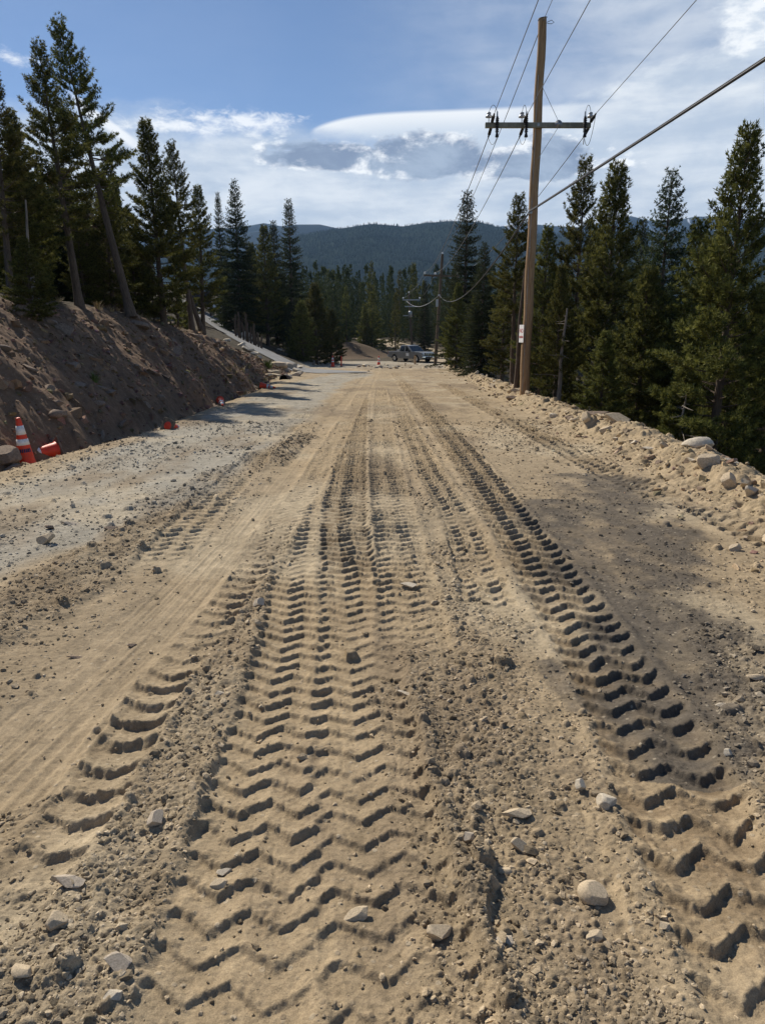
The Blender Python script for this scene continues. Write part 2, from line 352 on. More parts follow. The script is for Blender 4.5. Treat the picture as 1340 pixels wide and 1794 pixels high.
SAND = np.array([.322, .249, .158]); DAMP = np.array([.155, .112, .068]); GREY = np.array([.290, .268, .222])
BLACK = np.array([.098, .084, .068]); BANK = np.array([.170, .112, .073]); DUFF = np.array([.062, .050, .033]); SPOIL = np.array([.335, .262, .168])
def ground(x, y, sp):
    """height, colour and roughness of the worked ground; sp is the mesh spacing there (detail finer than it is left to the shader)"""
    n = len(x); z = base_z(x, y); q = xl(y) - x; p = x - xr(y)
    road = sst(q, 0.35, -0.25) * sst(p, 0.35, -0.2)
    bankm = sst(q, 0.35, 0.8) * sst(y, 60, 50); run = np.maximum(ztop(y) - zr(y), 0) / .8
    forest = np.maximum(sst(q, run + .3, run + 1.2) * sst(q, .4, 1.), sst(p, 1.5, 2.4))
    forest = np.where((y > 52), np.maximum(sst(q, .2, 1.5), sst(p, 1.5, 2.4)), forest)
    fr = np.zeros(n); i, s, l, tot = stroke(x, y, np.array(FARROAD), 9.0); fr[i] = np.where(y[i] < 84, sst(np.abs(l), 4.6, 3.2), sst(np.abs(l), 2.3, 1.6))
    moundm = np.exp(-(((x + 4.6) / 4.8) ** 2) - ((y - 99) / 6.8) ** 2) > .22
    forest = np.where(y > 84, np.maximum(forest, 1 - fr), forest); bankm = np.where(moundm, 1.0, bankm); forest = np.where(moundm, .62, forest)  # mound mixed towards duff: tree shade put into its colour
    lanefar = sst(y, 52, 62)
    bermm = sst(p, -.1, .35) * (1 - sst(p, 1.5, 2.3)) * sst(y, 80, 70)
    fade = lambda c: np.clip(c / (2.5 * sp) - .35, 0, 1).astype(np.float32)
    rough = 0.32 * np.ones(n) + .25 * fbm(x * .9, y * .9, 3, 5)
    damp = np.clip(.9 * fbm(x * .6 + 9, y * .35, 4, 11) - .12, 0, 1) * .55
    big = fbm(x * .8, y * .5, 4, 21) * .028
    big = big + sst(y, 7, 20) * sst(y, 75, 60) * (.055 * np.abs(fbm(x * .8, y * 1.7, 4, 23)) + .03 * np.abs(fbm(x * 2.1, y * 4, 3, 25)))
    tr = np.zeros(n); keep = np.ones(n)
    lane = lanefar * .9; blk = np.zeros(n)
    pts, hw = GREYLANE; i, s, l, tot = stroke(x, y, pts, hw * 1.5)
    lane[i] = np.maximum(lane[i], 0) * 0 + np.maximum(lane[i], sst(np.abs(l) + .25 * fbm(x[i] * 1.3, y[i] * .7, 3, 31), hw * 1.2, hw * .8))
    for pts, hw in [(a_, b_ * 1.6) for a_, b_ in DARK]:
        i, s, l, tot = stroke(x, y, pts, hw * 1.9)
        d = np.hypot(l, np.maximum(0, np.maximum(-s, s - tot))) + hw * 1.0 * fbm(x[i] * 3.2, y[i] * 2.2, 6, 41, .66)
        blk[i] = np.maximum(blk[i], sst(d, hw * 1.25, hw * .35) * np.clip(.95 + .5 * fbm(x[i] * 9, y[i] * 6, 4, 43), .1, 1))
    pts, hw = SMOOTH; i, s, l, tot = stroke(x, y, pts, hw * 1.3)
    sm = sst(np.abs(l) + .10 * fbm(x[i] * 3, y[i] * 3, 2, 51), hw * 1.05, hw * .75)
    rough[i] *= 1 - .85 * sm; damp[i] *= 1 - .6 * sm; big[i] *= 1 - .5 * sm
    tr[i] += sm * (.005 * vn(l * 38, s * .5, 53) + .004 * vn(l * 80, s * 1.2, 54)) * fade(np.full(n, .03))[i] - sm * .012
    for k, (pts, hw, lift, st, dm) in enumerate(STRIPS):
        i, s, l, tot = stroke(x, y, pts, hw * 1.5)
        m = sst(np.abs(l) + hw * .5 * fbm(x[i] * 4, y[i] * 2.5, 3, 60 + k), hw * 1.1, hw * .45)
        tr[i] += m * lift * (.7 + .6 * fbm(x[i] * 6, y[i] * 4, 3, 70 + k)); rough[i] = np.maximum(rough[i], st * m)
        damp[i] = np.maximum(damp[i], dm * m * (.6 + .6 * fbm(x[i] * 5, y[i] * 3, 3, 75 + k)))
    for k, (pts, hw, dep, pit, zg, zw, rut, ch, dm) in enumerate(TRACKS):
        i, s, l, tot = stroke(x, y, pts, hw * 1.45)
        X, Y = x[i], y[i]; wob = fbm(X * 2.3, Y * 2.3, 3, 80 + k)
        lw = l + .018 * fbm(X * 9, Y * 9, 2, 82 + k)
        m = sst(np.abs(lw) + hw * .22 * ch * fbm(X * 7, Y * 5, 2, 84 + k), hw * 1.02, hw * .86)
        endf = sst(s, 0, .5) * sst(tot - s, 0, .4)
        part = np.clip(.82 + (.35 + ch) * 1.1 * fbm(X * 1.9, Y * 1.5, 4, 86 + k), .08, 1.2)
        if k == 4: part = np.maximum(part, .88)
        tri = np.abs(((lw / zw + .25 * k) % 1.0) - .5) * 2                      # zig-zag of the lugs across the tyre
        ph = s / pit + zg * 2 * tri + .22 * wob + (.05 + ch * .13) * vn(X * 9, Y * 9, 88 + k) + .045 * fbm(X * 34, Y * 34, 2, 89 + k) + .5 * (np.floor(lw / zw + .25 * k) % 2) * (ch > .72)
        f = ph % 1.0
        # each print: floor rises gently towards the viewer, then breaks off
        lug = np.where(f < .80, (f / .80) ** 1.5, 1 - sst(f, .80, 1.0)) * (1 - (.15 + .35 * ch) * _h(np.floor(ph), np.floor(lw / zw), 90 + k))
        lug = lug + (.12 + .30 * sst(f, .5, .85)) * fbm(X * 48, Y * 48, 3, 93 + k) * .6 + .12 * fbm(X * 38, Y * 38, 3, 92 + k) * fade(np.full(n, .03))[i]
        gap = sst(np.abs(((lw / zw + .25 * k) % .5) - .25), .0, .05)
        fl = np.clip(pit / (2.2 * sp[i]) - .3, 0, 1)
        farb = np.clip(1 + .09 * (Y - 3.5), 1, 2.0); dh = -rut * 1.0 + farb * dep * (lug * fl + .5 * (1 - fl)) * part * (.75 + .25 * gap)
        rim = np.exp(-((np.abs(lw) - hw * 1.08) / (.035)) ** 2) * .014
        tr[i] = tr[i] * (1 - m * endf * .8) + endf * (m * dh + rim * part)
        keep[i] = np.minimum(keep[i], 1 - (.66 - .3 * ch * (part < .6)) * m * endf); 
        damp[i] = np.maximum(damp[i] * (1 - .5 * m), dm * (1 if k != 1 else sst(Y, 3.0, 5.5)) * m * endf * np.clip(.75 + .9 * fbm(X * 1.4, Y * .8, 3, 94 + k), 0, 1) * np.clip(.6 + 1.1 * fbm(X * 11, Y * 9, 4, 97 + k), 0, 1.2) * np.clip(.35 + lug * .0 + .9 * (1 - np.clip(lug, 0, 1)), 0, 1))
    # footprint-free random clods, then the stones
    rr = np.clip(rough, .05, 1.1) * keep
    clod = (np.maximum(fbm(x * 11, y * 11, 3, 101), -.1) * .014 * fade(.09) + np.abs(fbm(x * 30, y * 30, 4, 103)) * .013 * fade(.04)) * (rr * 1.25 + .12)
    gr = fbm(x * 75, y * 75, 2, 105) * .0034 * fade(.016) * (.5 + rr)
    pb = np.zeros(n, np.float32); pid = np.zeros(n, np.float32)
    for cell, seed, pr in ((.018, 200, .60), (.040, 210, .24), (.095, 220, .08), (.30, 240, .10)):
        k = np.nonzero(fade(cell) > .05)[0]
        if not len(k): continue
        zone = np.clip(rr[k] * 1.25 - .10, .02, 1) * road[k] + bermm[k] * .75 + .8 * bankm[k] * (1 - forest[k])
        h, rid = pebbles(x[k], y[k], cell, seed, pr * np.clip(zone, 0, 1.1) * (.55 + .7 * (vn(x[k] * 3, y[k] * 3, seed + 9) * .5 + .5)))
        h = h * fade(cell)[k]
        if cell > .2: h = h * np.where(road[k] > .5, 0, 1)
        b = h > pb[k]; pb[k] = np.where(b, h, pb[k]); pid[k] = np.where(b, rid, pid[k])
    work = np.clip(road + bermm * .6, 0, 1)
    dwm = np.zeros(n); i, s, l, tot = stroke(x, y, np.array(DW), 2.6); dwm[i] = sst(np.abs(l), 2.5, 2.0)
    bn = fbm(x * .9, y * .9, 5, 111, .55) * .16 + np.abs(fbm(x * 2.6, y * 2.6, 4, 113)) * .10 + fbm(x * 6, y * 6, 4, 116, .6) * .05
    gul = fbm((y + x * .35) * 1.6, x * .22, 4, 115) * .22                      # rills running down the cut
    z = z + work * (big + tr + clod + gr) + (1 - work) * (1 - dwm) * (bn * (.8 - .35 * bankm) + bankm * (1 - forest) * gul) + pb * (1 - dwm) * (1 - .7 * forest)
    z = z + bermm * (np.abs(fbm(x * 2.2, y * 2.2, 4, 117)) * .12 - .04 + np.abs(fbm(x * 7, y * 7, 4, 119, .6)) * .07)
    z = z - dwm * .05
    # --- what the ground is made of
    c = np.tile(SAND, (n, 1))
    mixc = lambda c, col, m: c + (np.asarray(col) - c) * np.clip(m, 0, 1)[:, None]
    c = mixc(c, GREY, lane * .9 + .25 * np.clip(fbm(x * .5, y * .3, 3, 121), 0, 1))
    c = mixc(c, np.array([.245, .197, .135]), np.clip(rr * .9 - .1, 0, .85) * (1 - lane)); c = mixc(c, np.array([.40, .335, .235]), np.clip(fbm(x * 1.1, y * .8, 4, 131) * 1.6 - .1, 0, .6))
    c = mixc(c, np.array([.20, .155, .105]), np.clip(fbm(x * .9 + 5, y * .35, 5, 133, .6) * 2.2 - .35, 0, .7))
    c = mixc(c, DAMP, damp); c = mixc(c, BLACK, blk * .95)
    c = mixc(c, SPOIL, bermm); c = mixc(c, BANK, bankm); c = mixc(c, DUFF, forest)
    tint = .55 + .9 * pid[:, None] * np.array([1, .97, .93]); c = np.where(pb[:, None] > .0035, c * (.35 + .65 * tint) + .03 * (pid[:, None] - .3), c)
    c = c * (1 + .16 * fbm(x * 4, y * 3, 4, 123) + .10 * fbm(x * 30, y * 30, 2, 125))[:, None]
    return z, np.clip(c, .012, .8), np.clip(rr, 0, 1)

# ------------------------------------------------------------------ materials
MATS = {}
def mat(name, color=(.5, .5, .5), rough=.6, metal=0.0, var=.12, scale=6.0, bump=0.0, spec=.3, coat=0.0, wear=None):
    if name in MATS: return MATS[name]
    m = bpy.data.materials.new(name); m.use_nodes = True; t = NT(m.node_tree); MATS[name] = m
    co = t.n('ShaderNodeTexCoord').outputs['Object']
    n1 = t.noise(co, scale, 5, .6); f = t.ss(n1, .3, .7)
    colr = t.mix(f, c4([v * (1 - var) for v in color]), c4([min(1, v * (1 + var)) for v in color]))
    if wear:
        colr = t.mix(t.m('MULTIPLY', t.ss(t.noise(co, scale * 2.7, 6, .65), .5, .68), wear[1]), colr, c4(wear[0]))
    b = t.n('ShaderNodeBsdfPrincipled'); t.put(b.inputs['Base Color'], colr); b.inputs['Roughness'].default_value = rough
    b.inputs['Metallic'].default_value = metal; b.inputs['Specular IOR Level'].default_value = spec; b.inputs['Coat Weight'].default_value = coat
    if bump:
        bp = t.n('ShaderNodeBump'); bp.inputs['Strength'].default_value = bump; bp.inputs['Distance'].default_value = .02
        t.put(bp.inputs['Height'], t.noise(co, scale * 4, 5, .65)); t.put(b.inputs['Normal'], bp.outputs[0])
    t.put(t.n('ShaderNodeOutputMaterial').inputs[0], b.outputs[0]); return m
def ground_mat(name):
    m = bpy.data.materials.new(name); m.use_nodes = True; t = NT(m.node_tree)
    at = t.n('ShaderNodeAttribute', attribute_name='col'); ge = t.n('ShaderNodeNewGeometry').outputs['Position']
    n1 = t.noise(ge, 55, 6, .7); n2 = t.noise(ge, 260, 3, .7); n3 = t.noise(ge, 9, 6, .65)
    k = t.m('ADD', t.m('MULTIPLY', n1, .7), t.m('ADD', t.m('MULTIPLY', n2, 1.0), t.m('MULTIPLY', n3, .75)))
    k = t.m('POWER', t.m('MAXIMUM', t.m('SUBTRACT', k, .20), .05), 1.45)
    colr = t.mix(1.0, at.outputs['Color'], t.xyz(k, k, k), 'MULTIPLY')
    vo = t.n('ShaderNodeTexVoronoi'); t.put(vo.inputs['Vector'], ge); vo.inputs['Scale'].default_value = 42
    sepc = t.n('ShaderNodeSeparateColor'); t.put(sepc.inputs[0], vo.outputs['Color'])
    sp = t.m('MULTIPLY', t.ss(sepc.outputs[0], .80, .92), t.ss(vo.outputs['Distance'], .42, .25))
    colr = t.mix(t.m('MULTIPLY', sp, .5), colr, t.mix(sepc.outputs[1], (.12, .095, .07, 1), (.52, .45, .34, 1)))
    b = t.n('ShaderNodeBsdfPrincipled'); t.put(b.inputs['Base Color'], colr); b.inputs['Roughness'].default_value = .95
    b.inputs['Specular IOR Level'].default_value = .12
    bp = t.n('ShaderNodeBump'); bp.inputs['Strength'].default_value = .55; bp.inputs['Distance'].default_value = .012
    t.put(bp.inputs['Height'], t.m('ADD', t.m('MULTIPLY', n1, 1.0), t.m('ADD', t.m('MULTIPLY', n2, .4), t.m('MULTIPLY', sp, .5))))
    t.put(b.inputs['Normal'], bp.outputs[0])
    t.put(t.n('ShaderNodeOutputMaterial').inputs[0], b.outputs[0]); return m
def foliage_mat(name, dark, light, tl=.30, spec=.12):
    m = bpy.data.materials.new(name); m.use_nodes = True; t = NT(m.node_tree)
    at = t.n('ShaderNodeAttribute', attribute_name='tone').outputs['Fac']; oi = t.n('ShaderNodeObjectInfo').outputs['Random']
    colr = t.mix(at, c4(dark), c4(light))
    hs = t.n('ShaderNodeHueSaturation'); t.put(hs.inputs['Color'], colr)
    t.put(hs.inputs['Value'], t.m('ADD', .78, t.m('MULTIPLY', oi, .44))); t.put(hs.inputs['Hue'], t.m('ADD', .485, t.m('MULTIPLY', oi, .03)))
    d = t.n('ShaderNodeBsdfPrincipled'); t.put(d.inputs['Base Color'], hs.outputs[0]); d.inputs['Roughness'].default_value = .7; d.inputs['Specular IOR Level'].default_value = spec
    tr = t.n('ShaderNodeBsdfTranslucent'); t.put(tr.inputs[0], hs.outputs[0])
    mx = t.n('ShaderNodeMixShader'); mx.inputs[0].default_value = tl; t.put(mx.inputs[1], d.outputs[0]); t.put(mx.inputs[2], tr.outputs[0])
    t.put(t.n('ShaderNodeOutputMaterial').inputs[0], mx.outputs[0]); return m
def wood_mat(name, a, b_, scale=3.0, sx=14.0, bump=.5):
    m = bpy.data.materials.new(name); m.use_nodes = True; t = NT(m.node_tree)
    co = t.n('ShaderNodeTexCoord').outputs['Object']; mp = t.n('ShaderNodeMapping'); t.put(mp.inputs[0], co); mp.inputs['Scale'].default_value = (sx, sx, 1.0)
    n1 = t.noise(mp.outputs[0], scale, 6, .65, .4); n2 = t.noise(co, .7, 3, .5)
    f = t.m('ADD', t.m('MULTIPLY', t.ss(n1, .3, .7), .7), t.m('MULTIPLY', t.m('SUBTRACT', n2, .35), .8), clamp=True)
    bs = t.n('ShaderNodeBsdfPrincipled'); t.put(bs.inputs['Base Color'], t.mix(f, c4(a), c4(b_))); bs.inputs['Roughness'].default_value = .85; bs.inputs['Specular IOR Level'].default_value = .2
    bp = t.n('ShaderNodeBump'); bp.inputs['Strength'].default_value = bump; bp.inputs['Distance'].default_value = .012; t.put(bp.inputs['Height'], n1); t.put(bs.inputs['Normal'], bp.outputs[0])
    t.put(t.n('ShaderNodeOutputMaterial').inputs[0], bs.outputs[0]); return m
M_DIRT = ground_mat('dirt')
M_PINE = foliage_mat('pine_needles', (.024, .034, .011), (.180, .172, .044))
M_SPRUCE = foliage_mat('spruce_needles', (.018, .027, .014), (.072, .086, .036))
M_FAR = foliage_mat('far_needles', (.011, .019, .016), (.022, .033, .025), .04, 0.0)
M_MID = foliage_mat('mid_needles', (.018, .028, .014), (.078, .086, .034), .25, .04)
M_BARK = wood_mat('bark', (.05, .036, .026), (.17, .128, .095), 4.0, 9.0, .9)
M_PALEBARK = wood_mat('weathered_bark', (.13, .11, .09), (.32, .28, .235), 4.0, 8.0, .7)
M_POLE = wood_mat('pole_wood', (.21, .125, .066), (.46, .31, .175), 3.0, 13.0, .5)
M_OLDPOLE = wood_mat('old_pole_wood', (.07, .05, .035), (.17, .125, .085), 3.0, 13.0, .5)
M_ROCK = [mat('tan_rock', (.54, .435, .30), .9, 0, .22, 7, .4, wear=((.38, .31, .22), .5)), mat('pale_rock', (.56, .49, .385), .9, 0, .2, 6, .4, wear=((.40, .34, .26), .5)),
          mat('grey_rock', (.47, .40, .315), .9, 0, .25, 8, .4, wear=((.33, .275, .21), .5)), mat('brown_rock', (.235, .175, .13), .92, 0, .3, 6, .4, wear=((.36, .29, .22), .45))]

# ------------------------------------------------------------------ ground meshes
def grid_faces(nr, nc):
    i = np.arange(nr - 1)[:, None] * nc + np.arange(nc - 1)[None, :]
    return np.stack([i, i + 1, i + nc + 1, i + nc], -1).reshape(-1, 4)
def halfw(y): return .58 * y + 3.3
def build_ground():
    ys = [0.62]
    while ys[-1] < 92: ys.append(ys[-1] + max(.0036, .00235 * ys[-1]))
    ys = np.array(ys); nc = 1000
    c = np.linspace(-1, 1, nc); c = c * (.46 + .54 * c * c)
    X = c[None, :] * halfw(ys)[:, None]; Y = np.repeat(ys[:, None], nc, 1)
    sp = np.repeat((np.maximum(.0036, .00235 * ys) * .5 + halfw(ys) * 1.1 / nc * .5)[:, None], nc, 1)
    x, y, spv = X.ravel(), Y.ravel(), sp.ravel()
    z, colr, rg = ground(x, y, spv)
    v = np.stack([x, y, z], 1); f = grid_faces(len(ys), nc)
    cx = x[f].mean(1); cy = y[f].mean(1); q = xl(cy) - cx; p = cx - xr(cy)
    reg = np.zeros(len(f), int); reg[q > .45] = 1; reg[p > .15] = 2
    reg[(cy > 50) & (q > .45)] = 3; reg[(p > 1.6)] = 3; reg[(cy > 72) & (p > .15)] = 3; reg[(cy > 84)] = np.where((q > .45)[cy > 84] | ((np.hypot((cx + 4.6) / 5, (cy - 99) / 7) < 1.5)[cy > 84]), 3, 0)
    for k, nm in enumerate(('dirt_road', 'embankment', 'berm', 'forest_floor')):
        ff = f[reg == k]
        if not len(ff): continue
        used, inv = np.unique(ff, return_inverse=True)
        o = mesh_np(nm, v[used], inv.reshape(-1, 4), M_DIRT, attrs={'col': colr[used]})
        tag(o, kind='structure')
build_ground()
def build_terrain():
    a = np.concatenate([np.arange(-60, 130, .9), np.geomspace(130, 900, 60)])
    b = np.concatenate([-np.geomspace(700, 62, 40), np.arange(-60, 60.1, .9), np.geomspace(62, 700, 40)])
    Y, X = np.meshgrid(a, b, indexing='ij'); x, y = X.ravel(), Y.ravel()
    z, colr, rg = ground(x, y, np.full(len(x), .9))
    inside = (np.abs(x) < halfw(y) * .97) & (y > .9) & (y < 90)
    z = z - np.where(inside, .03 + .2 * sst(halfw(y) - np.abs(x), .4, 1.8), .0)
    f = grid_faces(len(a), len(b)); deep = (np.abs(x) < halfw(y) - 2.2) & (y > 2.5) & (y < 88)
    f = f[~deep[f].all(1)]
    tag(mesh_np('terrain', np.stack([x, y, z], 1), f, M_DIRT, attrs={'col': colr}), kind='structure')
build_terrain()
def smooth_z(x, y): return base_z(x, y)
def gz(x, y):
    z, _, _ = ground(np.array([float(x)]), np.array([float(y)]), np.array([.01])); return float(z[0])
def gzv(x, y): return ground(np.asarray(x, float), np.asarray(y, float), np.full(len(x), .012))[0]
def ribbon(name, pts, half, m, lift, step=.5, colr=None, nw=9):
    pts = smooth_line(np.array(pts), 10); vs = []; n = len(pts)
    for i, (x, y) in enumerate(pts):
        t = pts[min(i + 1, n - 1)] - pts[max(i - 1, 0)]; t = t / np.hypot(*t)
        for k in range(nw):
            o = (k / (nw - 1) * 2 - 1) * half; X, Y = x + t[1] * o, y - t[0] * o
            vs.append((X, Y, float(base_z(X, Y)) + lift))
    at = {'col': np.tile(np.array(colr), (len(vs), 1))} if colr is not None else None
    return tag(mesh_np(name, vs, grid_faces(n, nw), m, attrs=at), kind='structure')
ribbon('driveway', DW, 2.0, mat('driveway_asphalt', (.20, .20, .20), .9, 0, .18, 1.2, .3), .02)
ribbon('far_road', [(-3.5, 143), (-1.1, 135), (2.9, 122), (6.7, 112), (9.2, 100), (9.5, 88), (5.0, 80)], 2.6, M_DIRT, .10, colr=(.33, .27, .19), nw=7)

# ------------------------------------------------------------------ hills and far mountains
def hill_z(x, y):
    """forested hill across the valley: crest follows the skyline seen from the road"""
    t = np.clip((y - 800) / (2150 - 800), 0, 1.4)
    a = x / np.maximum(y, 1)
    ks = np.array([(-200, 470), (250, 440), (430, 440), (480, 421), (540, 408), (600, 399), (650, 391), (690, 394), (705, 396), (740, 390), (790, 386), (840, 388), (870, 396), (920, 408), (1000, 410), (1080, 404), (1180, 408), (1270, 402), (1340, 395), (1500, 390), (1900, 420)], float)
    ds = np.array([ray(px, py) for px, py in ks]); aa = ds[:, 0] / ds[:, 1]; ss = ds[:, 2] / ds[:, 1]
    crest = np.interp(a, aa, ss) * 2150 + 6
    prof = np.where(t < 1, t ** 1.15, 1 - (t - 1) * 1.2)
    return -58 + (crest + 52) * prof + 40 * fbm(x * .004, y * .004, 4, 301) * np.clip(t * (1 - t) * 4, 0, 1) + 9 * np.sin(a * 34 + t * 3) * np.clip(t * (1 - t) * 4, 0, 1)
def build_hill():
    ty = np.linspace(780, 2600, 110); ta = np.linspace(-1.1, 1.1, 260)
    Y, A = np.meshgrid(ty, ta, indexing='ij'); X = A * Y; x, y = X.ravel(), Y.ravel()
    tag(mesh_np('hill', np.stack([x, y, hill_z(x, y)], 1), grid_faces(len(ty), len(ta)), mat('hill_floor', (.020, .028, .020), 1, 0, .3, .02, 0, 0.0)), kind='structure')
build_hill()
def build_mountain(name, Y0, prof, snow, seed):
    ds = np.array([ray(px, py) for px, py in prof]); aa = ds[:, 0] / ds[:, 1]; ss = ds[:, 2] / ds[:, 1]
    ta = np.linspace(aa[0], aa[-1], 240); tt = np.linspace(0, 1.5, 44); T, A = np.meshgrid(tt, ta, indexing='ij')
    y = Y0 - 700 + 700 * T; x = A * y
    h = np.interp(A, aa, ss) * Y0
    prof_t = np.where(T < 1, T ** 1.1, 1 - (T - 1) * 1.1)
    z = -60 + (h + 60) * prof_t + 70 * fbm(x * .0022, y * .0022, 5, seed) * np.clip(T * (1.02 - T) * 3, 0, 1)
    m = bpy.data.materials.new(name); m.use_nodes = True; t = NT(m.node_tree)
    ge = t.n('ShaderNodeNewGeometry').outputs['Position']; sp = t.n('ShaderNodeSeparateXYZ'); t.put(sp.inputs[0], ge)
    mp = t.n('ShaderNodeMapping'); t.put(mp.inputs[0], ge); mp.inputs['Scale'].default_value = (1, .25, .12); mp.inputs['Rotation'].default_value = (0, R(24), 0)
    n1 = t.noise(mp.outputs[0], .011, 5, .6)
    hi = t.ss(t.m('ADD', sp.outputs[2], t.m('MULTIPLY', t.noise(ge, .004, 4), 250)), *snow)
    col = t.mix(t.m('MULTIPLY', hi, t.ss(n1, .57, .62)), (.05, .065, .08, 1), (.75, .78, .82, 1))  # forest base tinted blue: some distance haze put into the colour
    b = t.n('ShaderNodeBsdfPrincipled'); t.put(b.inputs['Base Color'], col); b.inputs['Roughness'].default_value = 1; b.inputs['Specular IOR Level'].default_value = 0
    t.put(t.n('ShaderNodeOutputMaterial').inputs[0], b.outputs[0])
    tag(mesh_np('mountain', np.stack([x.ravel(), y.ravel(), z.ravel()], 1), grid_faces(len(tt), len(ta)), m), kind='structure')
build_mountain('near_ridge', 2950, [(250, 455), (380, 425), (440, 402), (470, 398), (510, 389), (560, 389), (600, 398), (660, 415), (760, 440)], (5000, 6000), 311)
build_mountain('far_left_range', 3700, [(100, 430), (300, 400), (400, 396), (440, 391), (462, 387), (490, 392), (540, 398), (640, 430)], (5000, 6000), 313)
build_mountain('ski_range', 3700, [(820, 440), (870, 394), (910, 386), (960, 391), (1010, 394), (1060, 386), (1105, 374), (1140, 383), (1180, 382), (1220, 375), (1260, 376), (1290, 378), (1340, 384), (1500, 395), (1700, 430)], (480, 660), 317)

# ------------------------------------------------------------------ conifers
def tris_tufts(p, a, rs, nb, ln, wd):
    """nb needle blades around axis a at every p"""
    n = len(p); a = a / np.linalg.norm(a, axis=1, keepdims=True)
    ref = np.where(np.abs(a[:, 2:3]) < .9, np.array([[0, 0, 1.]]), np.array([[1., 0, 0]]))
    u = np.cross(a, ref); u /= np.linalg.norm(u, axis=1, keepdims=True); w_ = np.cross(a, u)
    th = (np.arange(nb)[None, :] / nb * 2 * np.pi + rs.uniform(0, 6.28, (n, 1)) + rs.uniform(-.4, .4, (n, nb)))
    ph = rs.uniform(.35, 1.15, (n, nb))
    perp = np.cos(th)[..., None] * u[:, None] + np.sin(th)[..., None] * w_[:, None]
    d = np.cos(ph)[..., None] * a[:, None] + np.sin(ph)[..., None] * perp
    side = np.cross(d, a[:, None] + .3 * rs.normal(size=(n, nb, 3))); side /= np.linalg.norm(side, axis=2, keepdims=True) + 1e-9
    L = ln * rs.uniform(.7, 1.25, (n, nb, 1)); W = wd * rs.uniform(.7, 1.3, (n, nb, 1))
    st = p[:, None] - a[:, None] * ln * .25 * rs.uniform(0, 1, (n, nb, 1))
    mid = st + d * L * .45
    v = np.stack([st, mid + side * W * .5, st + d * L, mid - side * W * .5], 2).reshape(-1, 3)
    f = np.arange(len(v)).reshape(-1, 4)
    tone = np.repeat(np.clip(rs.uniform(.1, .9, (n, 1)) + rs.uniform(-.25, .25, (n, nb)), 0, 1).ravel(), 4)
    return v, f, tone
